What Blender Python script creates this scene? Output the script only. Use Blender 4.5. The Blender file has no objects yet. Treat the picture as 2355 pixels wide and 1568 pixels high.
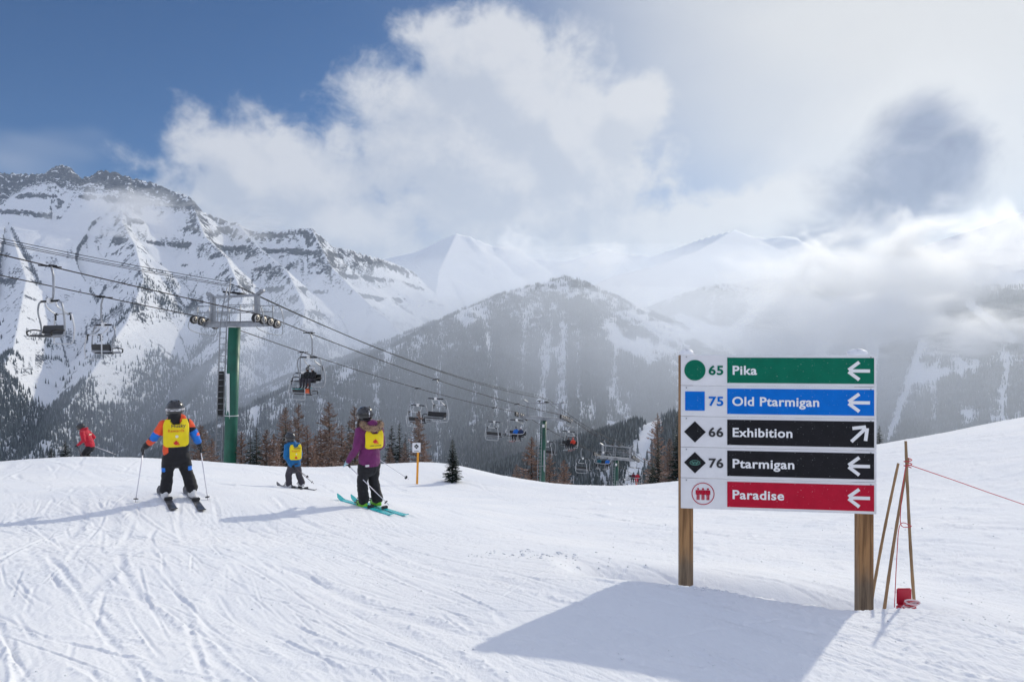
import bpy, bmesh, math, random
import numpy as np
from mathutils import Vector, Matrix

# ------------------------------------------------------------------ camera, sky, sun, exposure
scene = bpy.context.scene
col = scene.collection
F = 1024 * 24.0 / 36.0                     # focal length in pixels of the 1024 wide picture
SUN_AZ, SUN_EL = math.radians(35.0), math.radians(27.5)
SUN_DIR = Vector((math.sin(SUN_AZ) * math.cos(SUN_EL), math.cos(SUN_AZ) * math.cos(SUN_EL), math.sin(SUN_EL)))

cam_data = bpy.data.cameras.new('camera')
cam_data.sensor_width = 36.0
cam_data.lens = 24.0
cam_data.clip_start = 0.05
cam_data.clip_end = 40000
cam = bpy.data.objects.new('camera', cam_data)
cam.rotation_euler = (math.radians(90), 0, 0)
col.objects.link(cam)
scene.camera = cam

sun_data = bpy.data.lights.new('sun', 'SUN')
sun_data.energy = 2.5
sun_data.angle = math.radians(0.6)
sun_data.color = (1.0, 0.93, 0.77)
sun = bpy.data.objects.new('sun', sun_data)
sun.rotation_euler = (-SUN_DIR).to_track_quat('-Z', 'Y').to_euler()
sun.location = (30, 40, 40)
col.objects.link(sun)

scene.view_settings.view_transform = 'Standard'
scene.view_settings.look = 'None'
scene.view_settings.exposure = 0.0
scene.view_settings.gamma = 1.0
scene.view_settings.use_curve_mapping = False
scene.cycles.use_denoising = True
scene.cycles.max_bounces = 7
scene.cycles.diffuse_bounces = 3
scene.cycles.glossy_bounces = 2
scene.cycles.transmission_bounces = 3
scene.cycles.transparent_max_bounces = 12
scene.cycles.volume_bounces = 6
scene.cycles.volume_max_steps = 160
scene.cycles.sample_clamp_indirect = 6.0
scene.cycles.use_adaptive_sampling = True
scene.cycles.adaptive_threshold = 0.02
scene.cycles.caustics_reflective = False
scene.cycles.caustics_refractive = False


class NT:
    """small helper for writing node trees"""
    def __init__(self, tree):
        self.t = tree
        self.n = tree.nodes
    def node(self, typ, **kw):
        nd = self.n.new(typ)
        for k, v in kw.items():
            setattr(nd, k, v)
        return nd
    def put(self, sock, v):
        if isinstance(v, bpy.types.NodeSocket):
            self.t.links.new(v, sock)
        elif v is not None:
            if isinstance(v, (tuple, list)) and len(v) == 3 and sock.type == 'RGBA':
                v = (*v, 1)
            sock.default_value = v
    def m(self, op, a, b=None, c=None, clamp=False):
        nd = self.node('ShaderNodeMath', operation=op)
        nd.use_clamp = clamp
        self.put(nd.inputs[0], a)
        if b is not None: self.put(nd.inputs[1], b)
        if c is not None: self.put(nd.inputs[2], c)
        return nd.outputs[0]
    def step(self, v, a, b, lo=0.0, hi=1.0):
        nd = self.node('ShaderNodeMapRange', interpolation_type='SMOOTHSTEP')
        for s, x in zip(nd.inputs[:5], (v, a, b, lo, hi)): self.put(s, x)
        return nd.outputs[0]
    def mix(self, f, a, b, blend='MIX'):
        nd = self.node('ShaderNodeMix', data_type='RGBA', blend_type=blend)
        self.put(nd.inputs[0], f); self.put(nd.inputs[6], a); self.put(nd.inputs[7], b)
        return nd.outputs[2]
    def noise(self, vec, scale, detail=4, rough=.55, dist=0.0, dim='3D'):
        nd = self.node('ShaderNodeTexNoise', noise_dimensions=dim)
        if vec is not None: self.put(nd.inputs['Vector'], vec)
        nd.inputs['Scale'].default_value = scale
        nd.inputs['Detail'].default_value = detail
        nd.inputs['Roughness'].default_value = rough
        nd.inputs['Distortion'].default_value = dist
        return nd.outputs[0]
    def vec(self, x, y, z):
        nd = self.node('ShaderNodeCombineXYZ')
        self.put(nd.inputs[0], x); self.put(nd.inputs[1], y); self.put(nd.inputs[2], z)
        return nd.outputs[0]
    def vmul(self, v, s):
        nd = self.node('ShaderNodeVectorMath', operation='MULTIPLY')
        self.put(nd.inputs[0], v); nd.inputs[1].default_value = s
        return nd.outputs[0]
    def sep(self, v):
        nd = self.node('ShaderNodeSeparateXYZ')
        self.put(nd.inputs[0], v)
        return nd.outputs


def vp(x, y):
    """direction (azimuth, elevation) of a point of the photograph, given in its 2355 pixel wide copy"""
    tx, tz = (x / 2.29980 - 512) / F, (340.5 - y / 2.29980) / F
    az = math.atan(tx)
    return az, math.atan(tz * math.cos(az))


# ---- sky: Nishita, with a cumulus bank and a veil of bright air towards the sun
world = bpy.data.worlds.new('World')
scene.world = world
world.use_nodes = True
wt = NT(world.node_tree)
for nd in list(wt.n): wt.n.remove(nd)
sky = wt.node('ShaderNodeTexSky', sky_type='NISHITA')
sky.sun_disc = False
sky.sun_elevation = SUN_EL
sky.sun_rotation = SUN_AZ
sky.altitude = 2000
sky.air_density = 1.0
sky.dust_density = 0.25
sky.ozone_density = 2.0
geo_dir = wt.node('ShaderNodeTexCoord').outputs['Generated']
dx, dy, dz = wt.sep(geo_dir)[:3]
az = wt.m('ARCTAN2', dx, dy)
el = wt.m('ARCSINE', dz)
dots = wt.node('ShaderNodeVectorMath', operation='DOT_PRODUCT')
wt.put(dots.inputs[0], geo_dir); dots.inputs[1].default_value = SUN_DIR
sun_ang = wt.m('ARCCOSINE', wt.m('MINIMUM', dots.outputs['Value'], 0.99999))

def blob(a, e, x, y, rx, ry):
    ca, ce = vp(x, y)
    k = 2.29980 * F
    u = wt.m('DIVIDE', wt.m('SUBTRACT', a, ca), rx / k)
    v = wt.m('DIVIDE', wt.m('SUBTRACT', e, ce), ry / k)
    r = wt.m('SQRT', wt.m('ADD', wt.m('MULTIPLY', u, u), wt.m('MULTIPLY', v, v)))
    return wt.m('SUBTRACT', 1.0, r)

def union(fs):
    r = fs[0]
    for f in fs[1:]:
        r = wt.m('SMOOTH_MAX', r, f, 0.15)
    return r

BANK = [(1120, 420, 430, 290), (1010, 330, 290, 190), (1200, 250, 220, 190), (600, 430, 250, 155), (1290, 330, 190, 220),
        (1120, 130, 200, 120), (800, 520, 300, 120), (1450, 250, 90, 90), (1600, 560, 420, 130), (1750, 500, 200, 90)]

def cloud_density(a, e):
    p = wt.vec(a, wt.m('MULTIPLY', e, 1.15), 3.3)
    n1 = wt.noise(p, 4.2, 1.5, .5)
    n2 = wt.noise(p, 13.0, 4.0, .56, .35)
    f = union([blob(a, e, *b) for b in BANK])
    f = wt.m('ADD', f, wt.m('MULTIPLY', wt.m('SUBTRACT', n1, .5), .9))
    n3 = wt.noise(p, 36.0, 3.0, .6, .3)
    f = wt.m('ADD', f, wt.m('MULTIPLY', wt.m('SUBTRACT', n2, .5), 1.15))
    f = wt.m('ADD', f, wt.m('MULTIPLY', wt.m('SUBTRACT', n3, .5), .38))
    return f

den = cloud_density(az, el)
den_up = cloud_density(wt.m('ADD', az, .02), wt.m('ADD', el, .035))
# beyond the view, denser and brighter cloud added to raise the ambient light
n_all = wt.noise(geo_dir, 2.6, 3.0, .58)
away = wt.step(wt.m('MAXIMUM', wt.m('ABSOLUTE', az), wt.m('MULTIPLY', el, 1.35)), .78, 1.05)
den_all = wt.m('MULTIPLY', wt.m('SUBTRACT', n_all, .40), 3.0)
alpha = wt.m('MAXIMUM', wt.step(den, -0.10, 0.40), wt.m('MULTIPLY', wt.step(den_all, -.1, .4), away))
lit = wt.step(wt.m('SUBTRACT', den, den_up), -0.25, 0.48)
# all round the horizon low cloud goes on, as in the part in view
p_low = wt.vec(wt.m('MULTIPLY', az, 1.0), wt.m('MULTIPLY', el, 2.2), 7.7)
n_low = wt.noise(p_low, 3.0, 3.0, .55)
low = wt.step(wt.m('SUBTRACT', wt.m('ADD', .16, wt.m('MULTIPLY', wt.m('SUBTRACT', n_low, .5), .5)), el), -0.05, 0.14)
# veil and glow round the sun
veil = wt.m('POWER', wt.step(sun_ang, math.radians(50), math.radians(9)), 1.95)
glow = wt.step(sun_ang, math.radians(34), math.radians(2))
sky_col = wt.mix(1.0, sky.outputs[0], (.13, .72, 1.24), 'MULTIPLY')
SKYS = 0.054
bg_sky = wt.mix(1.0, sky_col, (SKYS, SKYS, SKYS), 'MULTIPLY')
veil_n = wt.m('MULTIPLY', veil, wt.m('ADD', .78, wt.m('MULTIPLY', wt.noise(wt.vec(az, wt.m('MULTIPLY', el, 2.0), 1.1), 5.0, 2), .4)), clamp=True)
bg = wt.mix(veil_n, bg_sky, (.60, .63, .69))
bg = wt.mix(wt.m('MULTIPLY', low, .78), bg, (.56, .60, .69))
c_col = wt.mix(lit, (.51, .555, .65), (.70, .715, .76))
c_col = wt.mix(wt.m('MULTIPLY', veil, .75), c_col, (.68, .69, .73))
c_col = wt.mix(away, c_col, wt.mix(n_all, (.53, .60, .81), (.84, .87, .99)))
bg = wt.mix(wt.m('MULTIPLY', alpha, .93), bg, c_col)
bg = wt.mix(wt.m('MULTIPLY', glow, .8), bg, (.70, .70, .71))
# the thick cloud below the sun
p_dark = wt.vec(az, el, 6.2)
nd_ = wt.noise(p_dark, 7.0, 5.0, .60, .5)
dk = union([blob(az, el, 2110, 410, 165, 150), blob(az, el, 2030, 480, 180, 140), blob(az, el, 2120, 300, 110, 95), blob(az, el, 1940, 570, 130, 95), blob(az, el, 2190, 350, 90, 90)])
dk = wt.m('ADD', dk, wt.m('MULTIPLY', wt.m('SUBTRACT', nd_, .5), 1.55))
rim = wt.step(dk, -.7, .1)
bg = wt.mix(wt.m('MULTIPLY', rim, .35), bg, (.78, .785, .81))
core = wt.step(dk, -.02, .75)
d_col = wt.mix(wt.step(wt.noise(p_dark, 14.0, 3.0, .6, .5), .3, .7), (.09, .13, .27), (.19, .235, .38))
bg = wt.mix(wt.m('MULTIPLY', core, .92), bg, d_col)
# snow covered land below the horizon, all the way round
ground = wt.step(el, 0.0, -0.03)
bg = wt.mix(ground, bg, (.50, .53, .60))
bgn = wt.node('ShaderNodeBackground')
wt.put(bgn.inputs[0], bg); bgn.inputs[1].default_value = 1.0
wo = wt.node('ShaderNodeOutputWorld')
wt.put(wo.inputs[0], bgn.outputs[0])
world.cycles.sampling_method = 'MANUAL'
world.cycles.sample_map_resolution = 256


# ------------------------------------------------------------------ helpers
def tag(o, label=None, cat=None, group=None, kind=None):
    if label: o['label'] = label
    if cat: o['category'] = cat
    if group: o['group'] = group
    if kind: o['kind'] = kind
    return o

def empty(name, loc=(0, 0, 0), rz=0.0):
    o = bpy.data.objects.new(name, None)
    o.empty_display_size = .2
    o.location = loc
    o.rotation_euler = (0, 0, rz)
    col.objects.link(o)
    return o

def copy_tree(o, parent=None):
    c = o.copy()
    col.objects.link(c)
    c.parent = parent
    for ch in o.children:
        copy_tree(ch, c)
    return c

def unit(v):
    v = np.asarray(v, float)
    return v / (np.linalg.norm(v) + 1e-12)

def smooth_path(pts, per=6):
    """Catmull-Rom through the points"""
    p = [np.asarray(q, float) for q in pts]
    p = [2 * p[0] - p[1]] + p + [2 * p[-1] - p[-2]]
    out = []
    for i in range(1, len(p) - 2):
        for k in range(per):
            t = k / per
            out.append(.5 * (2 * p[i] + (p[i + 1] - p[i - 1]) * t + (2 * p[i - 1] - 5 * p[i] + 4 * p[i + 1] - p[i + 2]) * t * t
                             + (-p[i - 1] + 3 * p[i] - 3 * p[i + 1] + p[i + 2]) * t ** 3))
    out.append(p[-2])
    return out

class MB:
    """collects shapes and links them as one mesh object"""
    def __init__(self):
        self.v, self.f, self.mi, self.sm = [], [], [], []
    def add(self, vs, fs, mi=0, smooth=True):
        b = len(self.v)
        self.v.extend([tuple(map(float, q)) for q in vs])
        for f in fs:
            self.f.append(tuple(b + i for i in f))
            self.mi.append(mi); self.sm.append(smooth)
        return self
    def box(self, c, s, rot=None, mi=0, bev=0.0):
        sx, sy, sz = s[0] / 2, s[1] / 2, s[2] / 2
        if bev > 0:
            bm = bmesh.new()
            bmesh.ops.create_cube(bm, size=1.0, matrix=Matrix.Diagonal((s[0], s[1], s[2], 1)))
            bmesh.ops.bevel(bm, geom=bm.edges[:], offset=bev, segments=2, affect='EDGES')
            vs = [v.co.copy() for v in bm.verts]
            for i, v in enumerate(bm.verts): v.index = i
            fs = [tuple(v.index for v in f.verts) for f in bm.faces]
            bm.free()
        else:
            vs = [Vector((x, y, z)) for x in (-sx, sx) for y in (-sy, sy) for z in (-sz, sz)]
            fs = [(0, 1, 3, 2), (4, 6, 7, 5), (0, 4, 5, 1), (2, 3, 7, 6), (0, 2, 6, 4), (1, 5, 7, 3)]
        if rot is not None: vs = [rot @ v for v in vs]
        c = Vector(c)
        return self.add([v + c for v in vs], fs, mi, False)
    def tube(self, path, r, n=8, mi=0, cap=True, smooth=True):
        path = [np.asarray(q, float) for q in path]
        rs = r if isinstance(r, (list, tuple)) else [r] * len(path)
        vs, fs = [], []
        t0 = unit(path[1] - path[0])
        a = np.cross(t0, (0, 0, 1.0))
        if np.linalg.norm(a) < 1e-3: a = np.cross(t0, (1.0, 0, 0))
        a = unit(a)
        for i, q in enumerate(path):
            t = unit(path[min(i + 1, len(path) - 1)] - path[max(i - 1, 0)])
            a = unit(a - t * np.dot(a, t))
            b = np.cross(t, a)
            for k in range(n):
                an = 2 * math.pi * k / n
                vs.append(q + rs[i] * (math.cos(an) * a + math.sin(an) * b))
        for i in range(len(path) - 1):
            for k in range(n):
                k2 = (k + 1) % n
                fs.append((i * n + k, i * n + k2, (i + 1) * n + k2, (i + 1) * n + k))
        if cap:
            fs.append(tuple(range(n))[::-1])
            fs.append(tuple((len(path) - 1) * n + k for k in range(n)))
        return self.add(vs, fs, mi, smooth)
    def loft(self, rings, mi=0, cap=True, smooth=True):
        n = len(rings[0]); vs = [q for r in rings for q in r]; fs = []
        for i in range(len(rings) - 1):
            for k in range(n):
                k2 = (k + 1) % n
                fs.append((i * n + k, i * n + k2, (i + 1) * n + k2, (i + 1) * n + k))
        if cap:
            fs.append(tuple(range(n))[::-1]); fs.append(tuple((len(rings) - 1) * n + k for k in range(n)))
        return self.add(vs, fs, mi, smooth)
    def sphere(self, c, r, nu=14, nv=9, mi=0, rot=None):
        r = (r, r, r) if isinstance(r, (int, float)) else r
        vs, fs = [], []
        for j in range(nv + 1):
            ph = math.pi * j / nv
            for i in range(nu):
                th = 2 * math.pi * i / nu
                q = Vector((r[0] * math.sin(ph) * math.cos(th), r[1] * math.sin(ph) * math.sin(th), r[2] * math.cos(ph)))
                if rot is not None: q = rot @ q
                vs.append(q + Vector(c))
        for j in range(nv):
            for i in range(nu):
                i2 = (i + 1) % nu
                fs.append((j * nu + i, (j + 1) * nu + i, (j + 1) * nu + i2, j * nu + i2))
        return self.add(vs, fs, mi, True)
    def prism(self, outline, y0, y1, mi=0):
        """outline in x,z extruded along y"""
        n = len(outline)
        vs = [(x, y0, z) for x, z in outline] + [(x, y1, z) for x, z in outline]
        fs = [tuple(range(n)), tuple(range(2 * n - 1, n - 1, -1))]
        fs += [(k, n + k, n + (k + 1) % n, (k + 1) % n) for k in range(n)]
        return self.add(vs, fs, mi, False)
    def map(self, fn):
        self.v = [tuple(fn(q)) for q in self.v]
        return self
    def mesh(self, name, mats):
        me = bpy.data.meshes.new(name)
        me.from_pydata(self.v, [], self.f)
        for m_ in (mats if isinstance(mats, (list, tuple)) else [mats]): me.materials.append(m_)
        me.polygons.foreach_set('material_index', self.mi)
        me.polygons.foreach_set('use_smooth', self.sm)
        me.update()
        return me
    def build(self, name, mats, parent=None, loc=(0, 0, 0), rz=0.0):
        o = bpy.data.objects.new(name, self.mesh(name, mats))
        o.location = loc
        o.rotation_euler = (0, 0, rz)
        col.objects.link(o)
        if parent is not None: o.parent = parent
        return o

MATS = {}
def mat(name, color, rough=.6, metal=0.0, var=0.0, vscale=8.0, bump=0.0, bscale=40.0, spec=.5, coat=0.0, stretch=(1, 1, 1), sheen=0.0, speck=0.0):
    if name in MATS: return MATS[name]
    m_ = bpy.data.materials.new(name)
    m_.use_nodes = True
    t = NT(m_.node_tree)
    b = m_.node_tree.nodes['Principled BSDF']
    b.inputs['Roughness'].default_value = rough
    b.inputs['Metallic'].default_value = metal
    b.inputs['Specular IOR Level'].default_value = spec
    b.inputs['Coat Weight'].default_value = coat
    b.inputs['Sheen Weight'].default_value = sheen
    tc = t.node('ShaderNodeTexCoord').outputs['Object']
    v = t.vmul(tc, stretch)
    if var > 0:
        n = t.noise(v, vscale, 5)
        lo = tuple(c * (1 - var) for c in color); hi = tuple(min(1, c * (1 + var)) for c in color)
        t.put(b.inputs['Base Color'], t.mix(t.step(n, .3, .7), lo, hi))
    else:
        b.inputs['Base Color'].default_value = (*color, 1)
    if speck > 0:      # frozen flakes stuck to the surface and fine scratches
        cur = b.inputs['Base Color'].links[0].from_socket if b.inputs['Base Color'].links else (*color, 1)
        sp = t.step(t.noise(v, 75, 2, .5), .70, .76)
        sc = t.step(t.noise(t.vmul(v, (1, 1, 9)), 14, 3, .6), .66, .74)
        f_ = t.m('ADD', t.m('MULTIPLY', sp, speck), t.m('MULTIPLY', sc, speck * .22), clamp=True)
        t.put(b.inputs['Base Color'], t.mix(f_, cur, (.62, .64, .68)))
    if bump > 0:
        bp = t.node('ShaderNodeBump')
        bp.inputs['Strength'].default_value = .6
        bp.inputs['Distance'].default_value = bump
        t.put(bp.inputs['Height'], t.noise(v, bscale, 4))
        t.put(b.inputs['Normal'], bp.outputs[0])
    MATS[name] = m_
    return m_

# numpy noise
_rng = np.random.default_rng(5)
_TAB = _rng.random((256, 256)).astype(np.float32)
def vnoise(x, y, seed=0):
    x = np.asarray(x, float) + seed * 37.17; y = np.asarray(y, float) + seed * 91.7
    xi = np.floor(x).astype(np.int64); yi = np.floor(y).astype(np.int64)
    fx = x - xi; fy = y - yi
    fx = fx * fx * fx * (fx * (fx * 6 - 15) + 10); fy = fy * fy * fy * (fy * (fy * 6 - 15) + 10)
    a = _TAB[xi & 255, yi & 255]; b = _TAB[(xi + 1) & 255, yi & 255]
    c = _TAB[xi & 255, (yi + 1) & 255]; d = _TAB[(xi + 1) & 255, (yi + 1) & 255]
    return (a + (b - a) * fx) * (1 - fy) + (c + (d - c) * fx) * fy
def fbm(x, y, oct=4, seed=0, gain=.5, ridged=False):
    s, a, tot = 0.0, 1.0, 0.0
    for i in range(oct):
        n = vnoise(x * 2 ** i * 1.03, y * 2 ** i * 1.03, seed + i * 3)
        if ridged: n = 1 - np.abs(2 * n - 1)
        s = s + a * n; tot += a; a *= gain
    return s / tot - (0 if ridged else .5)
def sstep(x, a, b):
    t = np.clip((x - a) / (b - a), 0, 1)
    return t * t * (3 - 2 * t)

def grid_mesh(name, X, Y, Z, mat_, attrs=None, keep=None):
    nr, nc = X.shape
    idx = np.arange(nr * nc).reshape(nr, nc)
    q = np.stack([idx[:-1, :-1], idx[:-1, 1:], idx[1:, 1:], idx[1:, :-1]], -1).reshape(-1, 4)
    if keep is not None: q = q[keep.reshape(-1)]
    used = np.unique(q)
    remap = np.full(nr * nc, -1); remap[used] = np.arange(len(used))
    q = remap[q]
    V = np.stack([X, Y, Z], -1).reshape(-1, 3)[used]
    me = bpy.data.meshes.new(name)
    me.vertices.add(len(V)); me.vertices.foreach_set('co', V.astype(np.float32).ravel())
    me.loops.add(q.size); me.loops.foreach_set('vertex_index', q.ravel().astype(np.int32))
    me.polygons.add(len(q))
    me.polygons.foreach_set('loop_start', np.arange(0, q.size, 4, dtype=np.int32))
    me.polygons.foreach_set('loop_total', np.full(len(q), 4, dtype=np.int32))
    me.polygons.foreach_set('use_smooth', np.ones(len(q), dtype=bool))
    for k, a in (attrs or {}).items():
        at = me.attributes.new(k, 'FLOAT', 'POINT')
        at.data.foreach_set('value', a.reshape(-1)[used].astype(np.float32))
    me.materials.append(mat_)
    me.update(); me.validate()
    o = bpy.data.objects.new(name, me)
    col.objects.link(o)
    return o

# ------------------------------------------------------------------ the ski slope in the foreground
def PX(px, py, d):
    return ((px - 512) / F * d, d, -(py - 340.5) / F * d)

_pts = []
for x, y in [(-1, 1), (2, 1), (0, 2.2), (-.22, 3.9), (2.5, 3), (4.0, 3.2), (-2.2, 3.2)]:
    _pts.append((x, y, -1.52 - .0817 * x - .069 * y))
_pts += [(1.12, 5.8, -2.01), (2.72, 5.39, -2.11), PX(1024, 640, 5.4), (3.6, 5.4, -2.13)]
for q in [(0, 600, 4.6), (0, 527, 8.2), (70, 519, 8.9), (226, 520, 9.45), (361, 507, 11.5), (178, 500, 10), (294, 487, 18.5), (416, 483, 24), (300, 469, 25), (204, 462, 23),
          (109, 456.5, 22), (0, 463, 20), (-150, 480, 17), (-150, 560, 6), (432, 462, 30), (465, 468, 31), (520, 481, 31), (610, 489.5, 32),
          (680, 486, 31), (600, 540, 11), (600, 505, 19), (740, 470, 29), (740, 560, 9), (800, 500, 18), (890, 442, 29), (1024, 418, 27),
          (1150, 395, 26), (950, 510, 14), (1024, 550, 10), (1150, 600, 8), (150, 560, 5.8), (300, 560, 6.5), (300, 620, 4.6), (480, 540, 9.3)]:
    _pts.append(PX(*q))
_pts += [(-16.2, 27, -4.95), (-18, 44, -11.5), (-5, 48, -12), (-9, 36, -8.6), (6, 50, -13), (5, 81, -21), (15, 101, -28), (14, 52, -11.5),
         (22, 45, -8.5), (30, 60, -14), (34, 40, -5.6), (-27, 30, -7.0), (-40, 45, -13), (60, 60, -13), (50, 90, -24), (-30, 90, -28),
         (30, 135, -40), (-60, 70, -26), (0, 150, -44), (-80, 40, -20), (80, 40, -6)]
_pts = np.array(_pts)
_n = len(_pts)
_d = np.hypot(_pts[:, None, 0] - _pts[None, :, 0], _pts[:, None, 1] - _pts[None, :, 1])
_K = np.where(_d > 0, _d * _d * np.log(_d + 1e-9), 0) + .02 * np.eye(_n)
_Q = np.c_[np.ones(_n), _pts[:, :2]]
_W = np.linalg.solve(np.block([[_K, _Q], [_Q.T, np.zeros((3, 3))]]), np.r_[_pts[:, 2], 0, 0, 0])

def lip_y(x):
    return np.interp(x, [0.3, 1.12, 2.72, 3.6, 4.6], [5.95, 5.8, 5.39, 5.36, 5.3])

def z_base(x, y):
    x = np.asarray(x, float); y = np.asarray(y, float)
    z = _W[-3] + _W[-2] * x + _W[-1] * y
    for i in range(_n):
        r2 = (x - _pts[i, 0]) ** 2 + (y - _pts[i, 1]) ** 2
        z = z + _W[i] * .5 * r2 * np.log(r2 + 1e-12)
    # the lip that the groomer left: a trough behind it, where the sign stands
    t = (y - lip_y(x) - .85) / .52
    w = sstep(x, .35, 1.05) * (1 - sstep(x, 3.9, 4.9))
    z = z - .40 * np.exp(-t * t) * w
    # soft rolls
    z = z + .05 * fbm(x * .33 + 5, y * .33, 2, 11) * sstep(y, 3, 9) * 2
    return z

def gz(x, y):
    return float(z_base(np.array([x]), np.array([y]))[0])

# ski tracks, scrape marks and crumbs: height maps in metres
def track_map(x0, x1, y0, y1, res, ntr, seed, scale=1.0, fine=0):
    nx, ny = int((x1 - x0) / res), int((y1 - y0) / res)
    M = np.zeros(nx * ny, np.float32)
    rg = np.random.default_rng(seed)
    for k in range(ntr + fine):
        x, y = rg.uniform(x0, x1), rg.uniform(y0, y1)
        kind = rg.random()
        right = sstep(np.array(x), -.5, 3.0)
        # family of headings: away to the left, flatter across the slope further right
        base = math.radians(125 + 12 * float(right))
        if kind < .07: base = math.radians(rg.uniform(15, 60))
        elif kind < .34: base += math.radians(rg.normal(24, 8))
        ang = base + math.radians(rg.normal(0, 7))
        L = rg.uniform(.5, 2.2) if rg.random() < .55 else rg.uniform(2.0, 6.5)
        L *= scale ** .6
        scratch = k >= ntr
        if scratch: L = rg.uniform(.25, 1.6) * scale
        ds = res * .8
        n = max(8, int(L / ds))
        s = np.arange(n) * ds
        curv = rg.normal(0, .055) / scale ** .5
        a = ang + curv * s + .05 * np.sin(s * rg.uniform(.8, 2.2) + rg.uniform(0, 6))
        cx = x + np.cumsum(np.cos(a)) * ds; cy = y + np.cumsum(np.sin(a)) * ds
        wide = rg.random() < .28
        w = (rg.uniform(.05, .10) if wide else rg.uniform(.022, .042)) * scale
        dep = (rg.uniform(.004, .011) if wide else rg.uniform(.004, .011)) * scale ** .7
        if scratch:
            w = rg.uniform(.009, .018) * scale; dep = rg.uniform(.004, .010) * scale ** .7
        off = np.arange(-2.6 * w, 2.6 * w, res * .8)
        side = rg.choice([-1, 1])
        env = np.minimum(1, np.minimum(s, s[-1] - s) / (.25 * L + .01))
        env = env * (.45 + .55 * np.clip(vnoise(s * 3.1 / scale, s * 0 + k, 4) * 1.9 - .35, 0, 1.2))
        crumb = .1 + 1.9 * vnoise(s[:, None] * 34 / scale + 50, off[None, :] * 40 / scale + k * 3.3, 2) ** 1.5
        o = off[None, :] / w
        prof = -np.exp(-o ** 2 * 1.8) + .95 * np.exp(-((o - side * 1.35) / .55) ** 2) * crumb + .28 * np.exp(-((o + side * 1.3) / .5) ** 2) * crumb
        h = (dep * env[:, None] * prof).astype(np.float32)
        px_ = cx[:, None] - np.sin(a)[:, None] * off; py_ = cy[:, None] + np.cos(a)[:, None] * off
        ix = ((px_ - x0) / res).astype(int); iy = ((py_ - y0) / res).astype(int)
        ok = (ix >= 0) & (ix < nx) & (iy >= 0) & (iy < ny)
        fl = (ix * ny + iy)[ok]
        u, first = np.unique(fl, return_index=True)
        M[u] += h[ok][first]
    M = M.reshape(nx, ny)
    M = np.clip(M, -.05 * scale, .05 * scale)
    def sample(X, Y):
        fx = (X - x0) / res - .5; fy = (Y - y0) / res - .5
        ok = (fx > 1) & (fx < nx - 2) & (fy > 1) & (fy < ny - 2)
        fx = np.clip(fx, 1, nx - 3); fy = np.clip(fy, 1, ny - 3)
        i = fx.astype(int); j = fy.astype(int); a = fx - i; b = fy - j
        v = (M[i, j] * (1 - a) + M[i + 1, j] * a) * (1 - b) + (M[i, j + 1] * (1 - a) + M[i + 1, j + 1] * a) * b
        return np.where(ok, v, 0)
    return sample

near_map = track_map(-8.0, 8.0, 1.6, 11.5, .008, 430, 21, fine=1500)
far_map = track_map(-26, 26, 8.5, 34, .04, 800, 22, scale=2.0, fine=2200)

def z_snow(X, Y, detail=True):
    Z = z_base(X, Y)
    if not detail: return Z
    fade = 1 - sstep(Y, 9.5, 11.3)
    Z = Z + near_map(X, Y) * fade
    Z = Z + far_map(X, Y) * sstep(Y, 8.6, 11.0) * (1 - sstep(Y, 30, 34))
    # combed surface, stretched along the slope's fall line, and crumbly patches
    ca, sa = math.cos(math.radians(129)), math.sin(math.radians(129))
    U, V = X * ca + Y * sa, -X * sa + Y * ca
    Z = Z + .020 * fbm(U * .45, V * 1.9, 3, 31) * (1 - sstep(Y, 25, 40))
    patch = np.clip(fbm(U * .35 + 9, V * .9, 3, 41) * 3.6 + .28, 0, 1)
    near = 1 - sstep(Y, 9, 16)
    Z = Z + (.013 * fbm(U * 6, V * 13, 3, 51) + .012 * (fbm(X * 17, Y * 14, 3, 57, ridged=True) - .5)) * patch * near
    Z = Z + .0055 * fbm(U * 7, V * 38, 2, 61) * near
    # churned crumbs right of the sign
    ch = sstep(X, 1.2, 2.6) * sstep(Y, 6.6, 8) * (1 - sstep(Y, 22, 30))
    Z = Z + ch * .10 * np.clip(fbm(X * 2.6, Y * 1.6, 4, 71) - .06, 0, 1)
    rt = sstep(X, .5, 4.0) * sstep(Y, 6.8, 9) * (1 - sstep(Y, 28, 34))
    Z = Z + rt * (.030 * fbm(X * .9 + Y * .25, Y * 4.5 - X * .6, 4, 73) + .035 * np.clip(fbm(X * .5, Y * 3.2, 3, 75) - .10, 0, 1))
    return Z

snow = bpy.data.materials.new('snow')
snow.use_nodes = True
t = NT(snow.node_tree)
b = snow.node_tree.nodes['Principled BSDF']
tc = t.node('ShaderNodeTexCoord').outputs['Object']
n = t.noise(tc, .6, 4)
t.put(b.inputs['Base Color'], t.mix(t.step(n, .35, .65), (.84, .86, .895), (.885, .895, .915)))
b.inputs['Roughness'].default_value = .8
b.inputs['Specular IOR Level'].default_value = .06
bp = t.node('ShaderNodeBump'); bp.inputs['Strength'].default_value = .6; bp.inputs['Distance'].default_value = .012
t.put(bp.inputs['Height'], t.m('ADD', t.noise(t.vmul(tc, (1, .5, 1)), 46, 5, .66), t.m('MULTIPLY', t.noise(tc, 9, 3), .8)))
t.put(b.inputs['Normal'], bp.outputs[0])

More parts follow.
